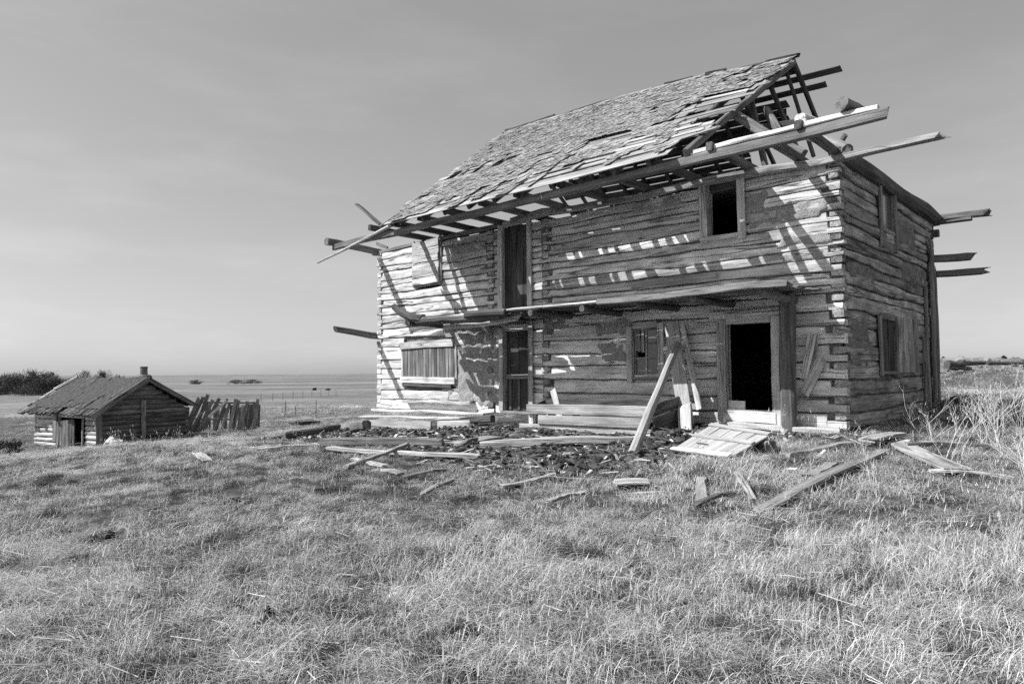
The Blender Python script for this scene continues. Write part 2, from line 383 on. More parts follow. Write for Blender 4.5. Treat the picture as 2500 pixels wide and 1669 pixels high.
HF = [(-12.65, -11.45, 3.88, 5.2), (-13.2, -10.78, .78, 2.12), (-8.85, -7.88, 2.85, 5.3), (-8.83, -7.85, .0, 2.38),
      (-2.73, -1.99, 4.0, 5.3), (-4.68, -3.94, 1.0, 2.2), (-2.38, -1.34, .3, 2.17)]
HR = [(2.65, 3.72, 4.25, 5.1), (2.3, 3.5, 1.1, 2.28)]
NT = .27
sd = 0
for k in range(NC):
    for (p0, p1, e0, e1) in ((XL, -9.2, NT, NT), (-9.2, -7.42, 0, 0), (-7.42, 0, NT, NT)):
        for (s0, s1) in segments(p0, p1, k, HF):
            sd += 1
            n0 = ('low', e0 * random.Random(sd).uniform(.75, 1.35)) if e0 and s0 == p0 else None
            n1 = ('low', e1 * random.Random(sd + 99).uniform(.75, 1.35)) if e1 and s1 == p1 else None
            if n1 and s1 == 0: s1 += random.Random(sd + 5).uniform(-.03, .035)
            if p0 == -9.2: s0 += .02 if s0 == p0 else 0; s1 -= .02 if s1 == p1 else 0
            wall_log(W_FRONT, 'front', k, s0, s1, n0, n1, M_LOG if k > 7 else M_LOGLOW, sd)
    hi = k < NC
    for (s0, s1) in segments(-.012, YB + .012, k, HR):
        sd += 1
        n0 = ('high', NT) if s0 < 0 else None; n1 = ('high', NT) if s1 > YB else None
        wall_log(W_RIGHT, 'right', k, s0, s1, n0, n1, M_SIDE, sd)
    sd += 1; wall_log(W_LEFT, 'left', k, -.012, YB + .012, ('high', NT), ('high', NT), M_LOG, sd)
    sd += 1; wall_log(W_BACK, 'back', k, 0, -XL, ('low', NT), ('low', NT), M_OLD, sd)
    # cross-wall log ends showing on the front between the two rooms and the passage
    for xs in (-9.32, -7.30):
        r = random.Random(k * 7 + int(xs * 10))
        PT = ZC[k + 1] - ZC[k]; z0 = ZC[k] + PT * .56; w = r.uniform(.15, .22)
        beam('log_end', (xs + r.uniform(-.03, .03), -.03 - r.uniform(0, .03), z0 + PT * .2), (xs, .3, z0 + PT * .2), w, PT * r.uniform(.40, .5), M_SIDE, HOUSE, seed=k, n=2, rough=.01)

# recessed clay between the logs
def sheet(name, Wm, a0, a1, z0, z1, d, mat, holes, step=.14, amp=.03, seed=0, mask=None, parent=HOUSE, thick=None):
    na = max(2, int((a1 - a0) / step)); nz = max(2, int((z1 - z0) / step))
    A, Z = np.meshgrid(np.linspace(a0, a1, na + 1), np.linspace(z0, z1, nz + 1))
    Dd = d + (fbm(A * 4, Z * 4, seed, 3) - .5) * 2 * amp
    if mask is not None:
        mk = mask(A, Z); Dd = Dd + np.clip(.06 - mk, 0, .06) / .06 * .07
    v = np.stack([A.ravel(), Dd.ravel(), Z.ravel()], 1); f = []
    for j in range(nz):
        for i in range(na):
            ca = (A[j, i] + A[j, i + 1]) / 2; cz = (Z[j, i] + Z[j + 1, i]) / 2
            if any(h0 - .02 < ca < h1 + .02 and q0 - .02 < cz < q1 + .02 for h0, h1, q0, q1 in holes): continue
            if mask is not None and max(mk[j, i], mk[j+1, i], mk[j, i+1], mk[j+1, i+1]) <= 0: continue
            p = j * (na + 1) + i; f.append((p, p + 1, p + na + 2, p + na + 1))
    return put(name, mesh(name, v, f, mat, True), parent, Wm)
sheet('chinking', W_FRONT, XL + .1, -.08, .02, WT - .1, .085, M_CHINK, HF, seed=1)
sheet('chinking', W_RIGHT, .08, YB - .1, .02, WT - .1, .075, M_CHINK, HR, seed=2)
sheet('chinking', W_BACK, .1, -XL - .1, .02, WT - .1, .1, M_CHINK, [], .5, seed=3)
sheet('chinking', W_LEFT, .1, YB - .1, .02, WT - .1, .1, M_CHINK, [], .5, seed=4)
def daub_mask(cx, cz, rx, rz, seed, hard=1.0):
    return lambda A, Z: 1 - np.maximum(np.abs(A - cx) / rx, np.abs(Z - cz) / rz) ** 3 - hard * (1.05 - 1.5 * fbm(A * 2.3, Z * 2.3, seed, 4))
sheet('daub', W_FRONT, -11.9, -8.95, .05, 2.5, -.025, M_DAUB, [(-13.3, -10.68, .7, 2.2), (-8.93, -7.8, 0, 2.4)], .04, .055, 5, daub_mask(-10.0, 1.35, 1.55, 1.25, 5, .85))
for (cx, cz, rx, rz, s) in ((-1.0, 4.3, .85, .22, 8), (-.7, 3.75, .7, .16, 9), (-.75, 3.4, .5, .12, 10), (-5.2, 2.25, .5, .22, 11), (-5.25, 1.62, .45, .25, 12), (-4.0, 5.02, .9, .16, 13), (-10.2, 4.7, .8, .3, 14), (-1.7, 4.6, .3, .25, 15), (-6.6, 4.1, .5, .12, 16), (-7.0, 2.5, .5, .25, 17)):
    sheet('daub', W_FRONT, cx - rx * 1.2, cx + rx * 1.2, cz - rz * 1.3, min(cz + rz * 1.3, 5.1), -.015, M_DAUB, HF, .04, .04, s, daub_mask(cx, cz, rx, rz, s, 1.25))
for (cx, cz, rx, rz, s) in ((1.0, 1.5, .9, .3, 18), (4.6, 4.4, 1.2, .35, 19), (5.6, 3.5, 1.3, .25, 20), (1.2, 3.1, .9, .2, 21), (1.0, 1.95, .6, .25, 22)):
    sheet('daub', W_RIGHT, cx - rx * 1.2, cx + rx * 1.2, cz - rz * 1.3, cz + rz * 1.3, -.02, M_CHINK, HR, .06, .03, s, daub_mask(cx, cz, rx, rz, s, .9))

# floors that close the dark interior
def slab(name, x0, x1, y0, y1, z0, z1, mat):
    v = [(x, y, z) for z in (z0, z1) for y in (y0, y1) for x in (x0, x1)]
    return put(name, mesh(name, v, [(0, 2, 3, 1), (4, 5, 7, 6), (0, 1, 5, 4), (2, 6, 7, 3), (0, 4, 6, 2), (1, 3, 7, 5)], mat), HOUSE)
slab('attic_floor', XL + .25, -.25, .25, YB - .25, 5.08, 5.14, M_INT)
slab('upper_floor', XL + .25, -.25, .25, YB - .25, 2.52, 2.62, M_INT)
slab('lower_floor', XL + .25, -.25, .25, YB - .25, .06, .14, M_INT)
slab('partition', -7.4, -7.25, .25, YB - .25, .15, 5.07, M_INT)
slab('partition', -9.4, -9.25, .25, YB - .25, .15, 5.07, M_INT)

# ---- front openings
def frame(parent_name, x0, x1, z0, z1, w=.13, d=-.05, mat=M_FRAME, sill=True, head=True, Wm=W_FRONT, over=0.0, rootmat=M_BEAM, mz=.0):
    """a part that carries the casing boards of one opening"""
    Mr = Wm @ Matrix.Translation(((x0 + x1) / 2, d + .07, z0 - .03))
    root = put(parent_name, beam_mesh(parent_name, x1 - x0 + w * 1.2, .16, .08, rootmat, seed=int(x0 * 100) + 5, rough=.006), HOUSE, Mr)
    inv = Mr.inverted()
    def bd(nm, a, b, ww, tt, up=(0, -1, 0), **kw):
        a = inv @ (Wm @ Vector(a)); b = inv @ (Wm @ Vector(b)); u = (inv.to_3x3() @ (Wm.to_3x3() @ Vector(up)))
        return beam(nm, a, b, ww, tt, kw.pop('mat', mat), root, up=u, **kw)
    bd('jamb', (x0 - w * .35, d, z0 - over), (x0 - w * .35, d, z1 + .03), w, .05, rough=.008)
    bd('jamb', (x1 + w * .35, d, z0 - over), (x1 + w * .35, d, z1 + .08), w, .05, rough=.008)
    if head: bd('lintel', (x0 + .05, d + .02, z1 + w * .3), (x1 - .05, d + .02, z1 + w * .3), w, .05, rough=.008)
    # reveal boards lining the opening
    bd('reveal', (x0 + .012, .09, z0), (x0 + .012, .09, z1), .03, .24, rough=.003)
    bd('reveal', (x1 - .012, .09, z0), (x1 - .012, .09, z1), .03, .24, rough=.003)
    return root, bd
# boarded window, upper left
r, bd = frame('window', -12.65, -11.45, 3.9, 5.28, .1, -.03, head=False)
for i in range(6):
    z = 4.0 + i * .225; bd('board', (-12.68 + .01 * i, -.085, z), (-11.43, -.085 - .012 * (i % 2), z + .012), .218, .04, mat=M_PALE if i % 2 else M_LOG, seed=i + 40)
# shuttered window, lower left: vertical slats between two rails
r, bd = frame('window', -13.2, -10.78, .82, 2.05, .1, -.03)
for i in range(19):
    x = -13.14 + i * .127; bd('slat', (x, -.045 + .004 * (i % 3), .86), (x + random.uniform(-.006, .006), -.045, 2.1 + random.uniform(-.02, .05)), .118, .03, mat=M_BEAM if i % 3 else M_OLD, seed=i + 70, rough=.004)
bd('rail', (-13.28, -.085, 2.0), (-10.8, -.09, 2.05), .21, .04, mat=M_LOG, seed=3); bd('rail', (-13.25, -.085, .95), (-10.74, -.085, .93), .19, .04, mat=M_LOG, seed=4)
bd('rail', (-13.1, -.08, .79), (-10.9, -.08, .76), .10, .03, mat=M_OLD, seed=5)
# upper door
r, bd = frame('door', -8.85, -7.88, 2.9, 5.2, .16, -.06)
for i in range(4): bd('door_plank', (-8.74 + i * .245, .06, 2.92), (-8.74 + i * .245, .06, 5.16), .235, .04, mat=M_DOOR, seed=i + 20)
# lower door with a mid rail
r, bd = frame('door', -8.83, -7.85, .10, 2.34, .15, -.06)
for i in range(4): bd('door_plank', (-8.72 + i * .245, .10, .12), (-8.72 + i * .245, .10, 2.3), .235, .04, mat=M_DOOR, seed=i + 30)
bd('door_rail', (-8.82, .02, 1.04), (-7.86, .02, 1.06), .13, .06, mat=M_BEAM, seed=8)
for i in range(3): bd('batten', (-8.62 + i * .3, .05, .15), (-8.62 + i * .3, .05, .98), .08, .03, mat=M_OLD, seed=i + 35)
# open window, upper right
r, bd = frame('window', -2.73, -1.99, 4.03, 5.24, .17, -.07, over=.12)
bd('head_board', (-2.75, .1, 5.14), (-1.97, .1, 5.14), .26, .04, mat=M_DOOR, seed=1)  # added dark board, keeps sky out of the opening's top so it reads as shade
bd('sill', (-2.86, -.05, 4.0), (-1.9, -.05, 3.99), .12, .09, up=(0, 0, 1), mat=M_PALE, seed=2)
bd('apron', (-2.85, -.04, 3.9), (-1.92, -.04, 3.89), .15, .04, seed=9)
# sash window, lower right
r, bd = frame('window', -4.68, -3.94, 1.02, 2.17, .15, -.07, over=.12)
bd('apron', (-4.6, -.045, .97), (-3.95, -.045, 1.0), .16, .04, mat=M_LOG, seed=3)
for x in (-4.60, -4.31, -4.01): bd('glazing_bar', (x, .0, 1.05), (x, .0, 2.15), .045, .04, mat=M_PALE if x == -4.31 else M_BEAM, seed=4, rough=.003)
for z in (1.08, 1.46, 1.80, 2.12): bd('glazing_bar', (-4.66, .002, z), (-3.96, .002, z), .04, .034, mat=M_BEAM, seed=5, rough=.003)
Wi = W_FRONT
for (x0, x1) in ((-4.58, -4.33), (-4.29, -4.03)):
    for z0, z1 in ((1.10, 1.44), (1.48, 1.78), (1.82, 2.10)):
        if x0 < -4.5 and z0 > 1.4: continue
        bd('pane', ((x0 + x1) / 2, .012, z0), ((x0 + x1) / 2, .012, z1), x1 - x0 + .01, .004, mat=M_GLASS, rough=0, n=2)
for i in range(3): bd('slat', (-4.56 + i * .088, -.03, 1.63 - .02 * i), (-4.57 + i * .088, -.03, 2.16), .08, .02, mat=M_BEAM, seed=i + 50)
# doorway, lower right
r, bd = frame('doorway', -2.38, -1.34, .33, 2.17, .2, -.06, over=.28)
bd('lintel', (-2.7, -.055, 2.33), (-1.0, -.055, 2.36), .17, .05, mat=M_LOG, seed=6)
bd('threshold', (-2.42, -.04, .2), (-1.30, -.04, .2), .24, .12, mat=M_LOG, seed=7)
bd('board', (-2.34, .02, .42), (-1.98, .02, .41), .22, .04, mat=M_LOG, seed=12)
# ---- right wall openings
r, bd = frame('window', 2.65, 3.72, 4.28, 5.28, .16, -.05, Wm=W_RIGHT, mat=M_BEAM, over=.45)
bd('pane', (3.18, .03, 4.3), (3.18, .03, 5.28), 1.04, .006, mat=M_GLASS, rough=0, n=2); bd('back_board', (3.18, .12, 4.2), (3.18, .12, 5.3), 1.2, .04, mat=M_DOOR, n=2)  # back_board is an added dark sheet that keeps sky from showing behind the pane
bd('apron', (2.7, -.03, 3.95), (3.7, -.03, 3.95), .22, .03, seed=5); bd('board', (3.05, -.03, 4.1), (3.6, -.03, 4.12), .2, .03, mat=M_LOG, seed=6)
r, bd = frame('window', 2.3, 3.5, 1.12, 2.27, .14, -.05, Wm=W_RIGHT, mat=M_BEAM, over=.1)
for i in range(5): bd('board', (2.42 + i * .24, .01, 1.14), (2.42 + i * .24, .01, 2.25), .225, .03, mat=M_DOOR, seed=i + 3)
for i in range(4): bd('shutter_board', (3.8 + i * .46, -.07, 1.08), (3.8 + i * .46, -.07, 2.36), .44, .04, mat=M_SIDE, seed=i + 13)
for (y, z0, z1, w, dd) in ((6.55, .15, 3.3, .16, -.06), (6.2, .1, 2.0, .12, -.05), (7.15, .1, 4.6, .3, -.09), (7.75, .15, 3.9, .14, -.05)):
    beam('batten', (-dd, y, z0), (-dd, y + .02, z1), w, .06, M_BEAM, HOUSE, up=(1, 0, 0), seed=int(y * 10))

# ---- plates, outriggers and projecting beams
beam('wall_plate', (-14.9, .08, 5.20), (-8.9, .08, 5.26), .2, .12, M_BEAM, HOUSE, seed=1)
beam('wall_plate', (-8.3, -.04, 5.30), (1.66, -.06, 5.19), .22, .17, M_BEAM, HOUSE, seed=2, ragged=.22, rough=.04, taper=.8)
beam('wall_plate', (.02, .1, 5.29), (.02, 8.35, 5.35), .3, .32, M_OLD, HOUSE, seed=3, rough=.022, chamfer=.25)
beam('wall_plate', (XL + .1, .1, 5.22), (XL + .1, 8.2, 5.24), .2, .14, M_OLD, HOUSE, seed=4)
beam('wall_plate', (-14.9, YB, 5.22), (.9, YB, 5.22), .2, .14, M_OLD, HOUSE, seed=5)
beam('eave_beam', (-14.5, -1.75, 5.13), (1.28, -1.75, 5.24), .12, .18, M_BEAM, HOUSE, seed=6, rough=.014, ragged=.04, n=10)
beam('eave_board', (-2.1, -1.74, 5.372), (1.14, -1.73, 5.375), .15, .09, M_LOG, HOUSE, seed=7, rough=.010, n=8)
pole('outrigger', (-14.66, .6, 5.24), (-14.62, -1.95, 5.33), .11, .125, M_BEAM, HOUSE, seed=8)
for X, so_ in ((-12.3, -1.98), (-11.3, -1.85), (-10.25, -1.84), (-9.1, -1.85), (-7.9, -1.84), (-6.7, -1.86), (-5.4, -1.84), (-4.2, -1.85), (-3.0, -1.83), (-1.75, -1.86), (-.8, -1.5), (-.1, -1.85)):
    beam('ceiling_joist', (X, so_, 5.385), (X + random.uniform(-.05, .05), 7.9, 5.36), .14, .16, M_OLD, HOUSE, seed=int(X * 7), rough=.012, ragged=.05)
beam('broken_stick', (-12.1, -1.75, 5.48), (-13.05, -1.9, 6.22), .05, .16, M_BEAM, HOUSE, up=(0, -1, 0), seed=9)
pole('roof_pole', (-11.4, -1.86, 5.34), (-15.2, -1.9, 4.70), .055, .03, M_PALE, HOUSE, seed=10)
beam('broken_stick', (-14.4, .25, 5.34), (-15.25, .45, 5.64), .06, .1, M_OLD, HOUSE, seed=12, ragged=.05)
pole('floor_joist', (-14.72, .5, 2.40), (-14.72, -1.55, 2.55), .12, .10, M_OLD, HOUSE, seed=13, tipcut=.5, n=3, rough=.03)
for (z, x1, r, yy) in ((5.30, 1.28, .10, 7.95), (4.18, .88, .11, 7.97), (3.76, 1.18, .10, 7.97)):
    beam('projecting_log', (-.4, yy, z + .05), (x1, yy + .02, z - .01), r * 1.7, r * 1.8, M_BEAM, HOUSE, seed=int(z * 10), ragged=.12, rough=.02)
beam('projecting_log', (-.3, 8.05, 4.92), (.12, 8.05, 4.92), .2, .2, M_OLD, HOUSE, seed=33)
pole('log_stub', (.62, -1.86, 5.53), (.8, -1.3, 5.50), .125, .105, M_BEAM, HOUSE, seed=14, n=4, rough=.16)
beam('block', (-.12, -1.72, 5.50), (-.0, -1.2, 5.50), .2, .2, M_LOG, HOUSE, seed=15)

# ---- balcony remains along the front
for i in range(6): beam('balcony_board', (-4.3 + .1 * (i % 3), -.13 - .265 * i, 2.70), (-.45 - .12 * (i % 2) - .03 * i, -.13 - .265 * i, 2.715), .255, .05, M_BEAM, HOUSE, seed=i + 60, ragged=.1)
beam('balcony_beam', (-4.5, -1.62, 2.655), (-.42, -1.64, 2.68), .09, .13, M_BEAM, HOUSE, seed=64, ragged=.08, rough=.02)
for i in range(6): beam('balcony_board', (-7.3 - .3 * (i % 3), -.13 - .265 * i, 2.66), (-4.25 + .1 * (i % 2), -.13 - .265 * i, 2.70), .255, .045, M_OLD if i < 5 else M_PALE, HOUSE, seed=i + 160, ragged=.12, rough=.015)
for i in range(6): beam('balcony_board', (-11.35 + .25 * ((i * 2) % 3), -.14 - .27 * i, 2.64), (-7.2 - .2 * (i % 2), -.13 - .265 * i, 2.655), .22, .045, M_OLD if i < 5 else M_PALE, HOUSE, seed=i + 170, ragged=.15, rough=.02)
for X in (-11.0, -9.6, -8.1, -6.5, -5.0, -3.5, -2.2, -.9): pole('balcony_joist', (X, .15, 2.545), (X + random.uniform(-.08, .08), -1.56, 2.555), .085, .075, M_OLD, HOUSE, seed=int(X * 9))
pole('balcony_log', (-10.7, -1.5, 2.58), (-7.5, -1.5, 2.57), .13, .11, M_OLD, HOUSE, seed=69)
pole('balcony_log', (-11.65, -1.58, 3.08), (-10.5, -1.5, 2.62), .09, .13, M_OLD, HOUSE, seed=70, bend=-.08)
pole('balcony_log', (-8.6, -1.66, 2.63), (-7.3, -1.55, 2.60), .10, .11, M_OLD, HOUSE, seed=71)
beam('balcony_board', (-9.95, -1.2, 2.40), (-7.2, -1.2, 2.48), .15, .06, M_PALE, HOUSE, up=(0, -1, 0), seed=72, ragged=.1, rough=.02)
beam('post', (-.98, -.24, -.02), (-.96, -.26, 2.66), .27, .25, M_OLD, HOUSE, up=(0, -1, 0), seed=74, rough=.012, n=8)
beam('broken_board', (-.72, -.07, 1.0), (-.55, -.07, 1.75), .2, .03, M_LOG, HOUSE, up=(0, -1, 0), seed=75, ragged=.15)
beam('broken_board', (-.75, -.09, .7), (-.42, -.09, 1.3), .2, .03, M_LOG, HOUSE, up=(0, -1, 0), seed=76, ragged=.12)
beam('broken_board', (-4.6, -.1, 3.15), (-2.55, -.1, 3.16), .2, .04, M_BEAM, HOUSE, up=(0, -1, 0), seed=77, ragged=.06)
# sill ledge and foundation box under the left room
beam('ledge_board', (-14.55, -.55, -.24), (-9.9, -.5, -.10), .42, .05, M_PALE, HOUSE, seed=78, rough=.02, n=10)
beam('ledge_board', (-14.4, -.22, -.02), (-9.3, -.18, .02), .34, .06, M_PALE, HOUSE, seed=79, rough=.015, n=10)
for i, (x0, x1) in enumerate(((-14.42, -11.1), (-10.75, -9.2))):
    for j in range(2): beam('foundation_plank', (x0, -.72 + .015 * j, -.40 - .26 * j + .06 * i), (x1, -.68, -.36 - .26 * j + .10 * i), .25, .05, M_PALE, HOUSE, up=(0, -1, 0), seed=80 + i * 2 + j, rough=.012)
beam('foundation_block', (-9.35, -.75, -.12), (-8.6, -.7, -.06), .2, .2, M_OLD, HOUSE, seed=85)
beam('ledge_board', (-13.0, -.12, .30), (-10.0, -.12, .27), .22, .08, M_PALE, HOUSE, up=(0, 0, 1), seed=86, rough=.02, ragged=.1)
beam('ledge_board', (-2.5, -.22, .02), (.0, -.2, .02), .3, .10, M_PALE, HOUSE, seed=87, rough=.02, ragged=.05)

# ---- roof
def zr(X):
    return float(np.interp(X, [-13.2, -12.5, -7.5, -5.2, -2.2], [9.80, 9.79, 9.69, 9.56, 9.24]))
def RP(X, v, back=False):
    """point on the roof: v = 0 at the eave, 1 at the ridge"""
    y0, z0 = (-1.8, 5.52)
    Y = y0 + (4.0 - y0) * v
    if back: Y = 8.0 - Y
    return Vector((X, Y, z0 + (zr(X) - z0) * v + .012 * math.sin(X * 2.1 + v * 5)))
SLOPE = 7.1
def roof_frame(X, v, back=False):
    p = RP(X, v, back); dx = (RP(X + .2, v, back) - p).normalized(); dv = (RP(X, v + .02, back) - p).normalized()
    n = dx.cross(dv) if not back else dv.cross(dx)
    n.normalize(); return p, dx, n.cross(dx) if not back else dx.cross(n), n
RX = [-11.95, -11.05, -10.1, -9.2, -8.3, -7.4, -6.5, -5.6, -4.75, -3.9, -3.05, -2.24]
for i, X in enumerate(RX):
    a = RP(X, -.02); b_ = RP(X, .995); _, _, _, n = roof_frame(X, .5)
    beam('rafter', a - n * .11, b_ - n * .11, .11, .15, M_BEAM if X > -3 else M_OLD, HOUSE, up=n, seed=i + 100, rough=.006)
    a = RP(X, .0, True); b_ = RP(X, .995, True); _, _, _, n = roof_frame(X, .5, True)
    lo = .0 if i % 3 else .35
    beam('rafter', RP(X, lo, True) - n * .11, b_ - n * .11, .1, .13, M_OLD, HOUSE, up=n, seed=i + 130, rough=.006)
# sheathing boards of the front slope
def seg_board(v, x0, x1, w=.2, mat=M_LOG, sd_=0, back=False, skew=0.0, lift=0.0):
    a = RP(x0, v, back); b_ = RP(x1, v + skew, back); _, _, _, n = roof_frame((x0 + x1) / 2, v, back)
    beam('roof_board', a - n * (.012 - lift), b_ - n * (.012 - lift), w, .026, mat, HOUSE, up=n, seed=sd_, rough=.005, ragged=.05, n=max(3, int((x1 - x0) / 1.2)))
rb = random.Random(5)
for i, v in enumerate([-.024, .010, .066, .115] + [.150 + .0385 * k for k in range(22)]):
    left = -11.55 - .45 * min(1, max(0, v) / .15) - .5 * max(0, v - .55) / .45
    x0 = left + rb.uniform(-.25, .15); x1 = -2.2 + rb.uniform(-.2, .1); w = rb.uniform(.235, .25) if i < 5 else rb.uniform(.20, .24)
    if v < .1: x1 = -2.65 + rb.uniform(-.15, .1)
    if .40 < v < .53: x1 = -3.45 + rb.uniform(-.1, .1)
    if .26 < v < .32: x1 = -2.95
    if .56 < v < .60: x1 = -2.45
    if .36 < v < .42:                    # the rotted slots
        for a, b_ in ((x0, left + .2), (-11.16, -10.66), (-10.04, -9.6), (-8.85, x1)): seg_board(v, a, b_, w, M_RBOARD, i + 200)
        continue
    if .33 < v < .36:
        for a, b_ in ((x0, -7.8), (-7.15, x1)): seg_board(v, a, b_, w, M_RBOARD, i + 200)
        continue
    if .78 < v < .80: x0 = -13.8
    xm = rb.uniform(-9.0, -5)
    seg_board(v, x0, xm, w, M_RBOARD, i + 200); seg_board(v, xm + .01, x1, w, M_RBOARD, i + 230)
for i, (v, x0, x1, s_) in enumerate(((.575, -4.0, -2.45, .008), (.325, -5.35, -2.15, .05), (.26, -6.3, -3.0, .02), (.22, -5.6, -2.6, .0), (.19, -6.8, -3.6, .0), (.07, -3.4, -1.9, .05), (.14, -5.6, -2.3, .004), (.30, -9.8, -7.0, .004))):
    seg_board(v, x0, x1, .16, M_PALE if i % 3 == 0 else M_RBOARD, i + 260, skew=s_, lift=.03)
# back slope: only the boards near the ridge are left
for i in range(8):
    v = [.985, .945, .895, .845, .80, .76, .72, .68][i]; x1 = [-2.25, -2.3, -1.28, -1.75, -2.85, -2.95, -3.0, -3.4][i]; x0 = [-12.6, -12.4, -12.7, -12.5, -12.3, -12.6, -12.2, -12.4][i]
    seg_board(v, x0, x1, .25 if i not in (2, 3) else .19, M_OLD, i + 280, True)
for i in range(15): seg_board(.66 - i * .042, -10.9 + rb.uniform(-.3, .5) - (.8 if i < 4 else 0), -4.6 + rb.uniform(-.5, .2), .25, M_OLD, i + 290, True)
# ridge boards
for i, (x0, x1, dz) in enumerate(((-12.45, -10.2, .05), (-10.2, -7.3, .0), (-6.0, -5.1, .02), (-4.7, -4.05, .06), (-3.7, -2.9, .0), (-2.95, -2.1, .02))):
    beam('ridge_board', (x0, 4.02, zr(x0) + dz), (x1, 4.02, zr(x1) + dz), .05, .11, M_OLD, HOUSE, up=(0, -.5, 1), seed=i + 300, ragged=.06)
# attic timbers behind the open right end
beam('collar_beam', (-2.3, 1.4, 6.66), (-1.0, 1.5, 6.62), .12, .14, M_OLD, HOUSE, seed=310)
beam('brace', (-2.4, .55, 6.86), (-.72, .2, 5.46), .16, .20, M_BEAM, HOUSE, seed=311, rough=.02)
beam('brace', (-2.15, 1.9, 7.25), (-1.3, .7, 6.0), .14, .16, M_OLD, HOUSE, seed=312)
pole('brace', (-.95, 1.1, 6.16), (.12, .15, 5.40), .13, .12, M_BEAM, HOUSE, seed=313)
beam('king_post', (-2.65, 2.2, 7.9), (-2.2, 2.2, 5.3), .13, .11, M_OLD, HOUSE, up=(0, -1, 0), seed=314)
pole('leaning_pole', (-2.5, 4.0, 9.15), (-1.8, 4.0, 6.55), .05, .055, M_OLD, HOUSE, seed=315)
beam('brace', (-1.0, 1.9, 5.4), (-.3, 1.5, 6.1), .1, .1, M_OLD, HOUSE, seed=316)
beam('attic_plank', (-3.6, 1.5, 5.9), (-1.6, 1.2, 5.45), .3, .04, M_OLD, HOUSE, seed=317)
beam('attic_plank', (-4.2, 1.2, 5.6), (-1.0, .9, 5.35), .28, .04, M_OLD, HOUSE, seed=318)
# shingles
def shingle_mesh(r):
    w = r.uniform(.10, .18); L = r.uniform(.41, .45); t0, t1 = .018, .004; c = r.uniform(-.004, .012); tw = r.uniform(-.005, .006)
    e = [r.uniform(-.012, .012) for _ in range(3)]
    top = [(-w/2, e[0], t0 + c + tw), (0, e[1], t0 + c * .6), (w/2, e[2], t0 + c - tw), (-w/2, L * .5, .011), (w/2, L * .5, .011), (-w/2, L, t1), (w/2, L, t1)]
    bot = [(x, y, z - .013) for x, y, z in top]
    v = top + bot
    f = [(0, 1, 2, 4, 3), (3, 4, 6, 5), (7, 10, 11, 9, 8), (10, 12, 13, 11), (0, 7, 8, 1), (1, 8, 9, 2), (2, 9, 11, 4), (4, 11, 13, 6), (0, 3, 10, 7), (3, 5, 12, 10)]
    # grain runs down the slope: turn so that the long side lies along x
    v = [(y, -x, z) for x, y, z in v]
    return v, f, w
rs = random.Random(21)
VAR = [shingle_mesh(rs) for _ in range(18)]
VME = [mesh('shingle', v, f, M_SHIN) for v, f, w in VAR]
items = []
EXPO = .15; rows = int(SLOPE * 1.03 / EXPO)
def kept(X, v, r):
    n = float(fbm(np.array([X * .55 + 9]), np.array([v * 5.5]), 77, 3)[0]); n2 = float(fbm(np.array([X * 2.2]), np.array([v * 14.]), 78, 2)[0])
    edgeR = -2.3 if v > .605 else (-3.9 if v > .36 else -2.8 - 1.0 * v / .36)
    if X > edgeR + (n2 - .5) * .9: return False
    left = -11.45 - .45 * min(1, max(0, v + .02) / .15) - .55 * max(0, v - .5) / .5
    if X < left + (n2 - .5) * .5: return False
    if v < -.04 + .01 * math.sin(X * 3): return False
    if X < -9.0 and v < .5 and n2 < .33: return False
    if X > -5.2 and v > .55 and n2 < .30: return False
    if -8.5 < X < -4.2 and v < .1 and math.sin(X * 6.5) > -.25: return False
    if .315 < v < .43 and any(a < X < b for a, b in ((-11.75, -11.16), (-10.66, -10.02), (-9.6, -8.85))): return False
    if .30 < v < .355 and -7.8 < X < -7.13: return False
    low = max(0, .45 - max(v, .1)) * .5
    bare = n * .6 + n2 * .4
    if bare < .27 + low * .5: return False
    if X > -6.2 and v < .36 and bare < .47: return False
    return r.random() > .02
for j in range(rows):
    v = -.045 + j * EXPO / SLOPE; X = -13.0 + rs.uniform(0, .1)
    while X < -2.1:
        i = rs.randrange(len(VAR)); w = VAR[i][2]; X += w / 2 + .005
        if v < .985 and kept(X, v, rs):
            p, dx, dv, n = roof_frame(X, v)
            a = rs.gauss(0, .022) + (rs.uniform(-.3, .3) if rs.random() < .025 else 0)
            q = Quaternion(n, a); lift = .012 + .006 * rs.random() + (.018 if rs.random() < .06 else 0)
            tilt = .045 + rs.uniform(0, .012)
            dvt = (dv - n * tilt).normalized(); nt_ = dx.cross(dvt).normalized()
            # local x -> up the slope, local y -> -dx (right-handed), local z -> normal
            Mx = Matrix(((q @ dvt), (q @ -dx), (q @ nt_))).transposed().to_4x4(); Mx.translation = p + n * lift + n * .02
            wp = hl(p.x, p.y, p.z); dist = (wp - Vector((0, 0, CAMZ))).length
            items.append((dist, i, Mx))
        X += w / 2
items.sort(key=lambda q: q[0])
for dist, i, Mx in items[:295]: put('shingle', VME[i], HOUSE, Mx)
vs = []; fs = []; tn = 0
for dist, i, Mx in items[295:]:
    v, f, w = VAR[i]; base = len(vs); vs += [tuple(Mx @ Vector(p)) for p in v]; fs += [tuple(q + base for q in ff) for ff in f]
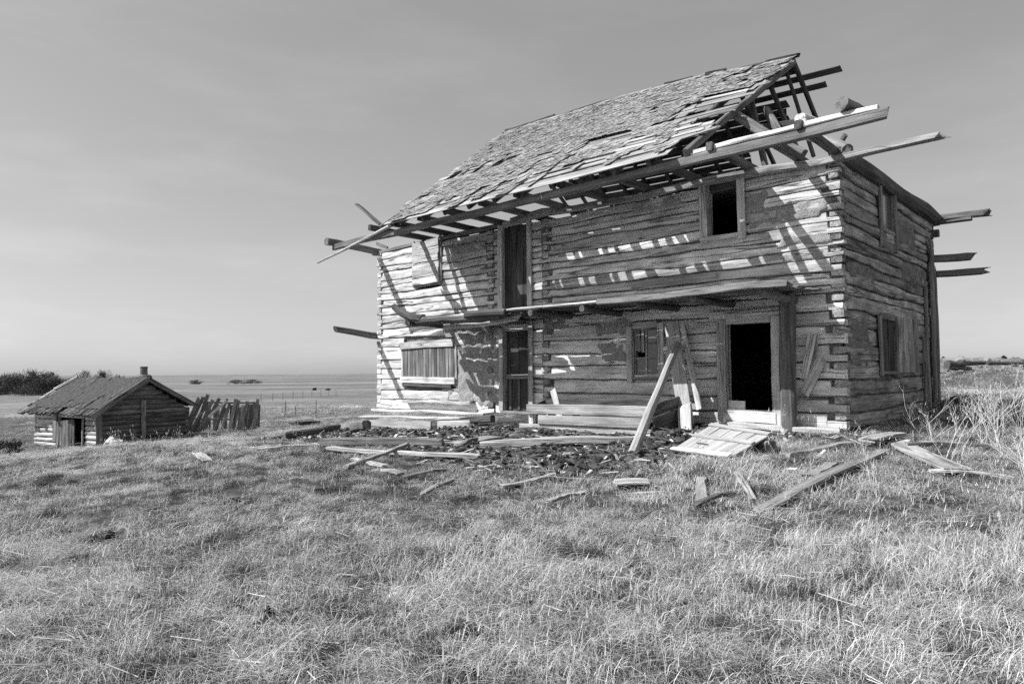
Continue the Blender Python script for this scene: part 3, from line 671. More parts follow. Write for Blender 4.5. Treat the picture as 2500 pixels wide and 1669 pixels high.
# own wood for the joined rest: tone per shingle comes from a face-island attribute
me = mesh('shingle_cover', vs, fs, None)
tone = []
for dist, i, Mx in items[295:]:
    tone += [rs.random()] * len(VAR[i][0])
at = me.attributes.new('tone', 'FLOAT', 'POINT'); at.data.foreach_set('value', tone)
m, t, b = new_mat('shingle_cover_wood')
ta = N(t, 'ShaderNodeAttribute', attribute_name='tone'); tcn = N(t, 'ShaderNodeTexCoord')
mm = N(t, 'ShaderNodeMapping'); mm.inputs['Scale'].default_value = (40, 5, 5); t.links.new(tcn.outputs['Object'], mm.inputs[0])
g = noise(t, mm.outputs[0], 1, 4, .6); g2 = noise(t, tcn.outputs['Object'], 1.2, 3, .6)
c = mth(t, 'MULTIPLY', ramp(t, g, .33, .16, .66, .42), ramp(t, ta.outputs['Fac'], 0, .72, 1, 1.16))
c = mth(t, 'MULTIPLY', c, ramp(t, g2, .3, .75, .7, 1.15))
cc = N(t, 'ShaderNodeCombineColor')
for i in range(3): t.links.new(c, cc.inputs[i])
t.links.new(cc.outputs[0], b.inputs['Base Color'])
me.materials.append(m)
o = put('shingle_cover', me, HOUSE); o['kind'] = 'stuff'

# ---------------------------------------------------------------- things lying about the house
KEEP = []     # (x, y, dx, dy, half length, half width): no grass grows through these
def lying(name, label, cat, a, b, w, t, mat, lift=0.0, lift2=None, **kw):
    """a plank on the ground between two points, following the ground under it"""
    lift += .012
    za = gz(*a) + t / 2 + lift; zb = gz(*b) + t / 2 + (lift if lift2 is None else lift2)
    dx, dy = b[0] - a[0], b[1] - a[1]; L = math.hypot(dx, dy)
    zm = gz((a[0] + b[0]) / 2, (a[1] + b[1]) / 2) + t / 2
    ex = max(0, zm - (za + zb) / 2); za += ex * .8; zb += ex * .8
    up = Vector((0, 0, 1))
    m, L3 = frame_of((a[0], a[1], za), (b[0], b[1], zb), up)
    q = random.Random(kw.get('seed', 1) * 7 + 1); kw.setdefault('rough', .016); kw.setdefault('ragged', q.uniform(.03, .09)); kw.setdefault('bow', q.uniform(-.015, .035)); kw.setdefault('taper', q.uniform(.82, 1.05)); kw.setdefault('n', 9)
    me = beam_mesh(name, L3, w, t, mat, **kw)
    o = put(name, me, None, m); tag(o, label, cat)
    KEEP.append(((a[0] + b[0]) / 2, (a[1] + b[1]) / 2, dx / L, dy / L, L / 2 - .06, w / 2 - .025))
    return o
PK = 'plank'
lying('squared_beam', 'thick squared beam lying in the soil left of the plank crib', 'beam', (-4.2, 15.35), (-1.45, 14.2), .2, .19, M_BEAM, seed=1, rough=.015)
lying('plank', 'long pale plank crossed by a short dark plank', PK, (-3.78, 14.3), (-.57, 11.8), .15, .08, M_GPLANK, .02, seed=2, rough=.015)
lying('plank', 'short dark plank laid across the long pale plank', PK, (-2.76, 11.5), (-2.05, 13.5), .11, .06, M_BEAM, .0, .16, seed=3)
lying('board', 'wide pale board on the dirt beside the squared beam', 'board', (-1.25, 14.45), (-.35, 15.1), .42, .04, M_GPLANK, .06, seed=4, ragged=.05)
lying('plank', 'small dark broken plank leaning on the wide pale board', PK, (-1.05, 13.4), (-.75, 14.3), .10, .07, M_OLD, .0, .12, seed=5)
lying('squared_beam', 'long half buried beam in front of the plank crib', 'beam', (-.62, 13.2), (2.2, 12.85), .22, .16, M_GPLANK, -.02, seed=6, rough=.02)
lying('plank', 'short pale plank under the crossed planks', PK, (-2.9, 12.7), (-2.08, 11.3), .13, .04, M_GPLANK, .01, seed=7, ragged=.06)
lying('plank', 'splintered grey plank half sunk beside the crossed planks', PK, (-1.65, 10.3), (-1.05, 10.95), .12, .05, M_BEAM, .01, seed=8, ragged=.08)
lying('plank', 'little pale offcut next to the splintered grey plank', PK, (-2.04, 11.0), (-1.7, 10.55), .14, .04, M_GPLANK, .02, seed=9, ragged=.06)
lying('plank', 'narrow grey slat in the grass nearest below the crossed planks', PK, (-1.12, 8.7), (-.86, 9.75), .08, .05, M_BEAM, .02, seed=10)
lying('plank', 'straight pale slat lying alone in the middle of the grass', PK, (-.17, 9.1), (.6, 9.95), .10, .04, M_GPLANK, .03, seed=11)
lying('plank', 'short grey slat just below the straight pale slat', PK, (.4, 7.85), (.88, 8.55), .08, .04, M_GPLANK, .03, seed=12)
lying('board', 'small square pale board tilted on a soil clump', 'board', (1.32, 9.02), (1.78, 9.0), .42, .03, M_GPLANK, .06, .06, seed=13, rough=.004)
lying('plank', 'short upright looking plank pointing at the viewer in the grass', PK, (2.15, 7.9), (2.46, 9.1), .13, .03, M_GPLANK, .03, seed=14)
lying('plank', 'thin pale stick right of the short plank in the grass', PK, (2.92, 9.0), (2.72, 7.85), .08, .04, M_GPLANK, .05, seed=15, ragged=.05)
lying('plank', 'dark thin slat half hidden in grass below the thin stick', PK, (2.0, 7.65), (2.55, 8.1), .06, .04, M_OLD, .02, seed=16)
lying('plank', 'grey plank lying along the soil near the house corner', PK, (3.95, 10.1), (5.35, 10.95), .16, .08, M_GPLANK, .0, seed=17, rough=.015)
lying('plank', 'longest plank slanting through the grass at right', PK, (2.6, 7.3), (5.5, 10.25), .17, .04, M_BEAM, .03, seed=18, rough=.012)
lying('plank', 'stubby pale plank beside the longest slanting plank', PK, (3.72, 8.75), (4.33, 9.45), .15, .035, M_GPLANK, .04, seed=19)
lying('board', 'broad bleached board running to the right foreground', 'board', (6.25, 11.5), (5.5, 8.55), .34, .04, M_GPLANK, .05, seed=20, rough=.008)
lying('plank', 'raised plank end under the top of the broad bleached board', PK, (5.5, 10.75), (6.3, 11.3), .28, .05, M_GPLANK, .12, .14, seed=21, ragged=.05)
lying('plank', 'thin straight plank behind the broad bleached board', PK, (6.05, 10.6), (7.5, 10.75), .10, .07, M_GPLANK, .02, seed=22)
lying('plank', 'short board crossing the lower end of the broad board', PK, (5.2, 8.65), (6.0, 8.35), .16, .03, M_GPLANK, .05, seed=23)
lying('fallen_log', 'dark fallen log at the left edge of the bare soil', 'log', (-7.2, 21.9), (-5.7, 22.7), .22, .20, M_OLD, .03, seed=24, rough=.03)
lying('timber_block', 'dark timber block beside the left foundation box', 'block', (-4.95, 21.7), (-4.5, 21.3), .4, .34, M_OLD, .02, seed=25, rough=.02)
lying('plank', 'pale plank lying by itself far out in the left grass', PK, (-7.3, 16.0), (-6.2, 14.1), .24, .04, M_GPLANK, .05, seed=26)
lying('plank', 'slim pale plank at the left tip of the debris', PK, (-5.75, 15.6), (-4.3, 15.55), .12, .05, M_GPLANK, .02, seed=27)
lying('plank', 'thin plank in the left grass between shed and debris', PK, (-6.98, 17.1), (-5.9, 17.5), .09, .04, M_GPLANK, .03, seed=28)
lying('plank', 'weathered plank flat on the soil before the foundation box', PK, (-3.9, 17.6), (-1.9, 16.2), .16, .06, M_GPLANK, .01, seed=29)
lying('plank', 'pale split board beside the foundation box on the soil', PK, (-2.4, 16.3), (-1.5, 15.9), .2, .04, M_GPLANK, .02, seed=30, ragged=.08)
lying('plank', 'dark plank at the edge of the house shadow at right', PK, (11.5, 17.9), (13.9, 20.6), .3, .2, M_OLD, .05, seed=31)

# raised plank crib against the wall
CR = thing('plank_crib', 'low open crib of pale planks against the front wall', 'crib', hl(-5, -1.5, -.2), YAW - math.pi / 2)
def L5(X, Y, z): return (X + 5, Y + 1.5, z + .2)
for i, (x0, x1, z, w) in enumerate(((-6.68, -3.36, .29, .225), (-6.3, -3.42, .055, .21), (-6.92, -3.30, -.18, .225), (-6.8, -3.36, -.42, .22))):
    beam('plank', L5(x0, -1.5 - .03 * (i % 2), z), L5(x1, -1.5 - .03 * (i % 2), z + .03), w, .05, M_BEAM if i == 3 else M_CRIB, CR, up=(0, -1, 0), seed=i + 400, rough=.006, ragged=.02)
for i in range(3): beam('end_plank', L5(-3.32, -1.42, .32 - .24 * i), L5(-3.2, -.28, .52 - .24 * i), .24, .05, M_OLD, CR, up=(1, 0, 0), seed=i + 405)
for i in range(3): beam('end_plank', L5(-6.72, -1.42, .22 - .24 * i), L5(-7.1, -.3, .34 - .24 * i), .24, .05, M_OLD, CR, up=(-1, 0, 0), seed=i + 409)
beam('back_plank', L5(-7.0, -.32, .30), L5(-3.2, -.30, .44), .26, .05, M_OLD, CR, up=(0, -1, 0), seed=412); beam('back_plank', L5(-7.0, -.32, .03), L5(-3.2, -.30, .17), .26, .05, M_OLD, CR, up=(0, -1, 0), seed=413)
beam('corner_post', L5(-6.6, -1.38, -.3), L5(-6.6, -1.38, .28), .16, .14, M_LOG, CR, up=(0, -1, 0), seed=414); beam('corner_post', L5(-3.45, -1.38, -.3), L5(-3.45, -1.38, .36), .1, .1, M_OLD, CR, up=(0, -1, 0), seed=415)
soilfill = sheet('soil_fill', Matrix.Rotation(math.radians(-90), 4, 'X'), -1.75, 1.65, .06, 1.15, -.12, M_SOIL, [], .12, .07, 31, parent=CR)
p0 = hl(-6.05, -1.0, -.05); p1 = hl(-6.5, -.75, .72)
tag(beam('plank', p0, p1, .18, .04, M_LOG, None, up=-HY, seed=416), 'short grey plank sticking up out of the crib', PK)
# leaning pole and boards
p0 = Vector((1.99, 11.5, gz(1.99, 11.5) + .01)); p1 = hl(-3.33, -.36, 1.72)
tag(pole('leaning_pole', p0, p1, .095, .075, M_CRIB, None, seed=420, n=9, rough=.04), 'pale peeled pole leaning from the ground onto the wall board', 'pole')
LB = thing('leaning_board', 'grey double board with a nailed cleat leaning on the wall', 'board', hl(-2.95, -.5, 0), YAW - math.pi / 2)
def L6(X, Y, z): return (X + 2.95, Y + .5, z)
beam('board', L6(-2.98, -.62, -.02), L6(-3.58, -.14, 2.18), .34, .05, M_FRAME, LB, up=(0, -1, 0), seed=421); beam('board', L6(-2.72, -.56, .35), L6(-3.32, -.12, 2.2), .12, .05, M_LOG, LB, up=(0, -1, 0), seed=422)
beam('cleat', L6(-3.72, -.24, 1.62), L6(-3.2, -.25, 1.75), .13, .05, M_LOG, LB, up=(0, -1, 0), seed=423)
p0 = hl(-2.85, -.95, -.12); p1 = hl(-3.05, -.62, .42)
tag(beam('plank', p0, p1, .32, .04, M_PALE, None, up=-HY, seed=424, ragged=.05), 'short pale plank propped at the foot of the leaning board', PK)
# fallen hatch: boards on battens, far edge raised
A = Vector((2.69, 11.73, -.16)); B = Vector((3.27, 10.43, -.15)); D = Vector((3.49, 12.09, .20)); C = Vector((4.05, 10.82, .13))
zA_ = gz(A.x, A.y) + .05; zB_ = gz(B.x, B.y) + .05; A.z = zA_; B.z = zB_; tag(beam('squared_beam', D + Vector((-.12, .25, -.19)), C + Vector((-.05, -.1, -.19)), .2, .26, M_OLD, None, seed=428, rough=.03), 'dark rotten beam propping up the fallen door panel', 'beam')
HT = thing('fallen_hatch', 'fallen door panel of pale boards with two battens on the dirt', 'hatch', (A + B) / 2)
o0 = (A + B) / 2; nrm = (B - A).cross(D - A).normalized()
if nrm.z < 0: nrm = -nrm
for i in range(5):
    u = (i + .5) / 5; a = A.lerp(B, u) - o0; b_ = D.lerp(C, u) - o0
    beam('board', a, b_, (B - A).length / 5 * 1.012, .03, M_HATCH, HT, up=nrm, seed=i + 430, rough=.003)
for i, u in enumerate((.02, .56, .97)):
    beam('batten', A.lerp(D, u) - o0 + nrm * .03, B.lerp(C, u) - o0 + nrm * .03, .09, .035, M_HATCH if i else M_LOG, HT, up=nrm, seed=i + 440, rough=.004)
pole('hinge_rod', A.lerp(D, .3).lerp(B.lerp(C, .3), .25) - o0 + nrm * .03, A.lerp(D, .3).lerp(B.lerp(C, .3), .45) - o0 + nrm * .035, .008, .008, M_DSTONE, HT, n=3, m=5)
KEEP.append((o0.x + .55, o0.y + .75, .64, .77, .95, .75))

# ---------------------------------------------------------------- scattering (geometry nodes, real instances of real tufts)
def tuft(name, nb, h0, h1, spread, lean, width, mat, seed, seg=3, flat=0.0):
    r = random.Random(seed); v = []; f = []; tones = []
    wind = r.uniform(0, 6.28)
    for b_ in range(nb):
        a = r.uniform(0, 6.2832); rad = spread * math.sqrt(r.random()); x0, y0 = math.cos(a) * rad, math.sin(a) * rad
        h = r.uniform(h0, h1); az = r.uniform(0, 6.2832) if r.random() > flat else wind + r.gauss(0, .5)
        ln = lean * r.uniform(.4, 1.3); w = width * r.uniform(.6, 1.3); side = az + math.pi / 2 + r.uniform(-.6, .6)
        sx, sy = math.cos(side) * w / 2, math.sin(side) * w / 2; tone = r.random(); base = len(v)
        x, y, z = x0, y0, -.02; ang = r.uniform(.05, .35)
        for s in range(seg + 1):
            k = 1 - s / seg * .85
            v += [(x - sx * k, y - sy * k, z), (x + sx * k, y + sy * k, z)]; tones += [tone, tone]
            st = h / seg; x += math.cos(az) * math.sin(ang) * st; y += math.sin(az) * math.sin(ang) * st; z += math.cos(ang) * st
            ang = min(ang + ln / seg, 1.75); az += r.uniform(-.25, .25)
            z = max(z, .006)
        for s in range(seg): p = base + 2 * s; f.append((p, p + 1, p + 3, p + 2))
    me = mesh(name, v, f, mat); at = me.attributes.new('tone', 'FLOAT', 'POINT'); at.data.foreach_set('value', tones)
    return me
def clod(name, seed, mat, smooth_=True):
    import bmesh
    r = random.Random(seed); bm = bmesh.new(); bmesh.ops.create_icosphere(bm, subdivisions=2 if smooth_ else 1, radius=1)
    for q in bm.verts:
        n = 1 + .45 * (math.sin(q.co.x * 3 + seed) * math.cos(q.co.y * 4 + seed * 2)) + r.uniform(-.22, .22) * (1 if smooth_ else 1.7); q.co *= n; q.co.z *= .7
    me = bpy.data.meshes.new(name); bm.to_mesh(me); bm.free(); me.materials.append(mat); return me
def scatter(name, meshes, pts, rot, scl, idx, kind='stuff', label=None, cat=None):
    col = bpy.data.collections.new(name + '_sources')
    for i, me_ in enumerate(meshes):
        o = bpy.data.objects.new('%s_source_%02d' % (name, i), me_); col.objects.link(o)
    me_ = bpy.data.meshes.new(name); me_.vertices.add(len(pts)); me_.vertices.foreach_set('co', np.asarray(pts, np.float32).ravel())
    a = me_.attributes.new('rot', 'FLOAT_VECTOR', 'POINT'); a.data.foreach_set('vector', np.asarray(rot, np.float32).ravel())
    a = me_.attributes.new('scl', 'FLOAT_VECTOR', 'POINT'); a.data.foreach_set('vector', np.asarray(scl, np.float32).ravel())
    a = me_.attributes.new('idx', 'INT', 'POINT'); a.data.foreach_set('value', np.asarray(idx, np.int32))
    o = put(name, me_); tag(o, label, cat, kind=kind)
    g = bpy.data.node_groups.new(name, 'GeometryNodeTree')
    g.interface.new_socket('Geometry', in_out='INPUT', socket_type='NodeSocketGeometry'); g.interface.new_socket('Geometry', in_out='OUTPUT', socket_type='NodeSocketGeometry')
    gi = g.nodes.new('NodeGroupInput'); go = g.nodes.new('NodeGroupOutput'); ip = g.nodes.new('GeometryNodeInstanceOnPoints'); ci = g.nodes.new('GeometryNodeCollectionInfo')
    ci.inputs['Collection'].default_value = col; ci.inputs['Separate Children'].default_value = True; ci.inputs['Reset Children'].default_value = True
    def na(nm, ty):
        n = g.nodes.new('GeometryNodeInputNamedAttribute'); n.data_type = ty; n.inputs['Name'].default_value = nm; return n.outputs['Attribute']
    e2r = g.nodes.new('FunctionNodeEulerToRotation')
    g.links.new(na('rot', 'FLOAT_VECTOR'), e2r.inputs[0]); g.links.new(e2r.outputs[0], ip.inputs['Rotation'])
    g.links.new(na('scl', 'FLOAT_VECTOR'), ip.inputs['Scale']); g.links.new(na('idx', 'INT'), ip.inputs['Instance Index'])
    ip.inputs['Pick Instance'].default_value = True
    g.links.new(gi.outputs[0], ip.inputs['Points']); g.links.new(ci.outputs[0], ip.inputs['Instance']); g.links.new(ip.outputs[0], go.inputs[0])
    md = o.modifiers.new('scatter', 'NODES'); md.node_group = g
    return o
def wedge(r0, r1, n, half=math.radians(50)):
    r = np.sqrt(RNG.uniform(r0 * r0, r1 * r1, n)); a = RNG.uniform(-half, half, n); return r * np.sin(a), r * np.cos(a)
SHED_P = (-17.99, 30.0); SHED_A = math.radians(30)
def clear_of(x, y):
    X, Y = to_local(x, y); ok = ~((X > XL + .05) & (X < -.05) & (Y > -.02) & (Y < YB - .02))
    ok &= ~((X > -7.1) & (X < -3.2) & (Y > -1.6) & (Y < 0)); ok &= ~((X > -14.7) & (X < -9) & (Y > -.8) & (Y < 0))
    dx = x - SHED_P[0]; dy = y - SHED_P[1]; sx = dx * math.sin(SHED_A) + dy * math.cos(SHED_A); sy = -dx * math.cos(SHED_A) + dy * math.sin(SHED_A)
    ok &= ~((sx > -.05) & (sx < 4.45) & (sy > -.05) & (sy < 5.4))
    for (kx, ky, ux, uy, hl_, hw) in KEEP:
        a = (x - kx) * ux + (y - ky) * uy; b_ = -(x - kx) * uy + (y - ky) * ux
        ok &= ~((np.abs(a) < hl_) & (np.abs(b_) < hw))
    return ok
TUFTS = []
for i in range(5): TUFTS.append(tuft('straw_tuft', 40, .06, .17, .12, 2.4, .0042, M_STRAW, 500 + i, flat=.5))        # 0-4 matted straw
for i in range(4): TUFTS.append(tuft('short_tuft', 46, .03, .09, .09, 1.1, .0042, M_DARKG, 520 + i, seg=2))           # 5-8 dull short growth
for i in range(3): TUFTS.append(tuft('upright_tuft', 12, .08, .22, .09, 1.6, .0034, M_STRAW, 540 + i, seg=4))        # 9-11 upright straw
for i in range(3): TUFTS.append(tuft('flat_straw', 30, .12, .32, .16, 4.2, .0042, M_STRAW, 560 + i, seg=4, flat=.75))  # 12-14 lodged straw
def seed_stalks(name, nb, seed):
    me = tuft(name, nb, .25, .5, .10, .5, .0030, M_STALK, seed, seg=4); r = random.Random(seed)
    v = [tuple(q.co) for q in me.vertices]; f = [tuple(p.vertices) for p in me.polygons]; tn = [.5] * len(v)
    for b_ in range(nb):                       # a small seed head on every stem
        x, y, z = v[b_ * 10 + 8]; h = r.uniform(.03, .06); w = .006; base = len(v)
        v += [(x - w, y, z - .01), (x, y - w, z - .01), (x + w, y, z - .01), (x, y + w, z - .01), (x + r.uniform(-.02, .02), y + r.uniform(-.02, .02), z + h)]; tn += [.3] * 5
        f += [(base + j, base + (j + 1) % 4, base + 4) for j in range(4)]
    me = mesh(name, v, f, M_STALK); at = me.attributes.new('tone', 'FLOAT', 'POINT'); at.data.foreach_set('value', tn); return me
def litter(name, nb, seed):
    r = random.Random(seed); v = []; f = []
    for b_ in range(nb):                       # broken stems lying across the sward
        a = r.uniform(0, 6.28); L = r.uniform(.06, .22); x, y = r.gauss(0, .22), r.gauss(0, .22); w = r.uniform(.0012, .0028); z0, z1 = r.uniform(.02, .06), r.uniform(.02, .09)
        dx, dy = math.cos(a) * L / 2, math.sin(a) * L / 2; nx_, ny_ = -math.sin(a) * w, math.cos(a) * w; base = len(v)
        v += [(x - dx - nx_, y - dy - ny_, z0), (x - dx + nx_, y - dy + ny_, z0), (x + dx + nx_ * .6, y + dy + ny_ * .6, z1), (x + dx - nx_ * .6, y + dy - ny_ * .6, z1), (x - dx, y - dy, z0 + w * 2), (x + dx, y + dy, z1 + w * 2)]
        f += [(base, base + 1, base + 2, base + 3), (base + 1, base + 4, base + 5, base + 2), (base + 4, base, base + 3, base + 5)]
    me = mesh(name, v, f, M_STRAW); at = me.attributes.new('tone', 'FLOAT', 'POINT'); at.data.foreach_set('value', [r.uniform(.5, 1) for _ in v]); return me
TUFTS += [seed_stalks('seed_stalks', 5, 580), seed_stalks('seed_stalks', 7, 581), litter('stem_litter', 9, 582)]      # 15-17
P_, R_, S_, I_ = [], [], [], []
def add_zone(r0, r1, n, smin, smax, hs=1.0):
    x, y = wedge(r0, r1, n); d = dirt_mask(x, y); pt = fbm(x * .55, y * .55, 61, 3); fine = fbm(x * 2.3, y * 2.3, 64, 2)
    keep = clear_of(x, y) & (RNG.random(n) > d * 1.02)
    # worn, darker sward left of the debris, hummocks elsewhere
    worn = np.exp(-(((x + 3.4) / 4.4) ** 2 + ((y - 10.8) / 3.6) ** 2))
    dk = fbm(x * 3.6, y * 3.6, 67, 2); dark = (dk * .5 + RNG.random(n) * .5 + (pt - .5) * .10 + worn * .13) > .605
    gap = fbm(x * 6.0, y * 6.0, 66, 2)
    keep &= RNG.random(n) > np.where(gap * .9 + RNG.random(n) * .1 < .45, .9, 0) + worn * .12
    x, y, dark, worn, pt = x[keep], y[keep], dark[keep], worn[keep], pt[keep]; k = len(x)
    z = ground_z(x, y); u = RNG.random(k)
    f1, f2 = (.28, .8) if r1 < 14 else (.5, .85)
    idx = np.where(u < f1, RNG.integers(0, 5, k), np.where(u < f2, RNG.integers(12, 15, k), np.where(u < f2 + .06, RNG.integers(9, 12, k), RNG.integers(5, 9, k))))
    idx = np.where(dark & (RNG.random(k) < .85), RNG.integers(5, 9, k), idx); idx = np.where(RNG.random(k) < .035, RNG.integers(15, 18, k), idx)
    s = RNG.uniform(smin, smax, k) * (1 - .35 * worn); az = RNG.uniform(0, 6.28, k)
    # lodged straw leans with the wind in broad swirls
    sw = fbm(x * .35, y * .35, 71, 2) * 11; az = np.where(idx >= 12, sw + RNG.normal(0, .5, k), az)
    P_.append(np.stack([x, y, z], 1)); R_.append(np.stack([RNG.normal(0, .12, k), RNG.normal(0, .12, k), az], 1)); S_.append(np.stack([s, s, s * hs * RNG.uniform(.7, 1.2, k)], 1)); I_.append(idx)
add_zone(1.8, 7, 10500, .75, 1.2); add_zone(7, 13, 13500, .9, 1.5, .75); add_zone(13, 25, 17000, 1.1, 2.0, .65); add_zone(25, 48, 18000, 1.6, 2.6, .45); add_zone(48, 95, 16000, 2.6, 4.0, .35)
cx_, cy_ = wedge(2.6, 22, 650); cr2 = RNG.uniform(.05, .2, 650); m_ = 16
x = np.repeat(cx_, m_) + np.repeat(cr2, m_) * RNG.normal(0, .7, 650 * m_); y = np.repeat(cy_, m_) + np.repeat(cr2, m_) * RNG.normal(0, .7, 650 * m_)
k = clear_of(x, y) & (dirt_mask(x, y) < .6); x, y = x[k], y[k]; n = len(x); s = RNG.uniform(.8, 1.25, n)
P_.append(np.stack([x, y, ground_z(x, y)], 1)); R_.append(np.stack([RNG.normal(0, .2, n), RNG.normal(0, .2, n), RNG.uniform(0, 6.28, n)], 1)); S_.append(np.stack([s, s, s * RNG.uniform(1.1, 1.9, n)], 1)); I_.append(RNG.integers(5, 9, n))
# rank grass in the lee of the right end wall
n = 170; x = RNG.uniform(6.6, 11.5, n); y = RNG.uniform(8.2, 15.5, n); k = clear_of(x, y) & (fbm(x * 1.2, y * 1.2, 92, 2) > .45); x, y = x[k], y[k]; n = len(x); s = RNG.uniform(1.0, 1.5, n)
P_.append(np.stack([x, y, ground_z(x, y)], 1)); R_.append(np.stack([RNG.normal(0, .15, n), RNG.normal(0, .15, n), RNG.uniform(0, 6.28, n)], 1)); S_.append(np.stack([s, s, s], 1)); I_.append(np.where(RNG.random(n) < .8, RNG.integers(9, 12, n), RNG.integers(15, 17, n)))
scatter('dry_grass', TUFTS, np.concatenate(P_), np.concatenate(R_), np.concatenate(S_), np.concatenate(I_))
# soil clods in front of the house
CL = [clod('soil_clod', i, M_SOIL, False) for i in range(5)]
n = 75000; a = RNG.uniform(-17, 2.5, n); b_ = RNG.uniform(-7.5, .0, n)
x = C0.x + HX.x * a + HY.x * b_; y = C0.y + HX.y * a + HY.y * b_
d = dirt_mask(x, y); k = (RNG.random(n) < d * .55 + .025) & clear_of(x, y); x, y = x[k], y[k]; n = len(x)
s = .007 + .06 * RNG.random(n) ** 7
# scattered dark clumps in the grass
hx = np.array([-1.1, -1.53, -2.76, -4.34, -3.51, -4.27, -5.07, -.41, -2.55, 1.9, .49, 1.75, -1.3]); hy = np.array([5.44, 4.39, 4.99, 8.47, 8.77, 7.23, 7.48, 8.52, 9.52, 7.43, 5.24, 9.5, 10.0])
ex = np.concatenate([hx + RNG.normal(0, .09, len(hx)) for _ in range(14)]); ey = np.concatenate([hy + RNG.normal(0, .09, len(hy)) for _ in range(14)])
x = np.concatenate([x, ex]); y = np.concatenate([y, ey]); s = np.concatenate([s, RNG.uniform(.02, .07, len(ex))]); n = len(x)
dz = dirt_mask(x, y) * (fbm(x * 5, y * 5, 50, 3) - .35) * .16
scatter('soil_clods', CL, np.stack([x, y, ground_z(x, y) + dz + s * .25], 1), np.stack([RNG.normal(0, .3, n), RNG.normal(0, .3, n), RNG.uniform(0, 6.28, n)], 1), np.stack([s * RNG.uniform(.8, 1.4, n), s, s * RNG.uniform(.6, 1.1, n)], 1), RNG.integers(0, 5, n))
# wood chips strewn over the soil
CH = [beam_mesh('wood_chip', L, w, .014, m_, n=3, ragged=.05, seed=i) for i, (L, w, m_) in enumerate(((.3, .05, M_PALE), (.18, .08, M_LOG), (.5, .035, M_BEAM), (.12, .05, M_PALE), (.8, .05, M_BEAM), (.6, .07, M_LOG)))]
n = 3200; a = RNG.uniform(-17.5, 2.0, n); b_ = RNG.uniform(-6.5, -.2, n); x = C0.x + HX.x * a + HY.x * b_; y = C0.y + HX.y * a + HY.y * b_
k = (RNG.random(n) < .04 + .55 * np.clip(dirt_mask(x, y) * 2, 0, 1)) & clear_of(x, y); x, y = x[k], y[k]; n = len(x); s = RNG.uniform(.4, 1.0, n)
scatter('wood_chips', CH, np.stack([x, y, ground_z(x, y) + .03], 1), np.stack([RNG.normal(0, .15, n), RNG.normal(0, .15, n), RNG.uniform(0, 6.28, n)], 1), np.stack([s, s, s], 1), RNG.integers(0, 6, n))

# ---------------------------------------------------------------- dead weeds
def twigs(v, f, p, d, L, r, depth, rnd, sides=4, spread=.6, kids=(2, 4)):
    p = Vector(p); d = Vector(d).normalized(); n = 3
    prev = None; pts = [p.copy()]
    for s in range(n):
        d = (d + Vector((rnd.gauss(0, .12), rnd.gauss(0, .12), rnd.gauss(.02, .08)))).normalized(); p = p + d * L / n; pts.append(p.copy())
    for s, q in enumerate(pts):
        k = r * (1 - .55 * s / n); a = d.orthogonal().normalized(); c = d.cross(a); base = len(v)
        for j in range(sides): an = 6.2832 * j / sides; v.append(tuple(q + a * math.cos(an) * k + c * math.sin(an) * k))
        if s:
            for j in range(sides): f.append((base - sides + j, base - sides + (j + 1) % sides, base + (j + 1) % sides, base + j))
    if depth > 0:
        for _ in range(rnd.randint(*kids)):
            u = rnd.uniform(.35, 1.0); i = min(n - 1, int(u * n)); q = pts[i].lerp(pts[i + 1], u * n - i)
            nd = (d + Vector((rnd.gauss(0, spread), rnd.gauss(0, spread), rnd.gauss(.15, spread * .6)))).normalized()
            twigs(v, f, q, nd, L * rnd.uniform(.45, .75), r * .6, depth - 1, rnd, sides, spread, kids)
def weed(x, y, h, stems, seed, label, lean=(0, 0)):
    r = random.Random(seed); v = []; f = []
    for i in range(stems):
        twigs(v, f, (r.gauss(0, .05), r.gauss(0, .05), -.03), (r.gauss(lean[0], .25), r.gauss(lean[1], .25), 1), h * r.uniform(.55, .8), .0050, 3, r, 3, .5, (2, 3))
    me = mesh('dead_weed', v, f, M_STALK); at = me.attributes.new('tone', 'FLOAT', 'POINT'); at.data.foreach_set('value', [r.random() * .3 + .6] * len(v))
    o = put('dead_weed', me); o.location = (x, y, gz(x, y)); tag(o, label, 'weed', 'dead weeds beside the house')
weed(6.6, 10.9, .8, 4, 1, 'bare branching weed nearest the dark end wall of the house')
weed(6.05, 9.6, 1.0, 4, 2, 'tall forked weed standing over the broad bleached board', (.2, .1))
weed(7.35, 10.5, 1.05, 9, 3, 'thick clump of bleached weeds before the house shadow')
weed(8.1, 10.9, 1.1, 9, 4, 'rightmost tall clump of branching weeds at the picture edge', (.1, 0))
weed(7.75, 11.4, .95, 6, 7, 'slim weed between the two thick bleached clumps')
weed(5.9, 7.85, .95, 8, 5, 'dense pale weed low in the right foreground grass')
weed(6.6, 8.8, .95, 8, 8, 'upright weed clump at the far right in the lit grass')
weed(5.03, 10.0, .6, 2, 6, 'single thin stalk in front of the house corner')
weed(4.38, 8.4, .5, 3, 9, 'small weed beside the longest slanting plank')
weed(3.2, 9.6, .45, 3, 10, 'wispy weed in front of the fallen hatch')
weed(2.75, 8.3, .5, 4, 11, 'wispy weed beside the thin pale stick')
weed(8.6, 10.2, 1.05, 9, 13, 'weed clump cut by the right edge of the picture')
weed(7.6, 9.6, .9, 8, 14, 'pale weed clump in front of the thick bleached clump')
weed(-.55, 4.2, .5, 2, 12, 'thin stalk in the near grass left of centre')

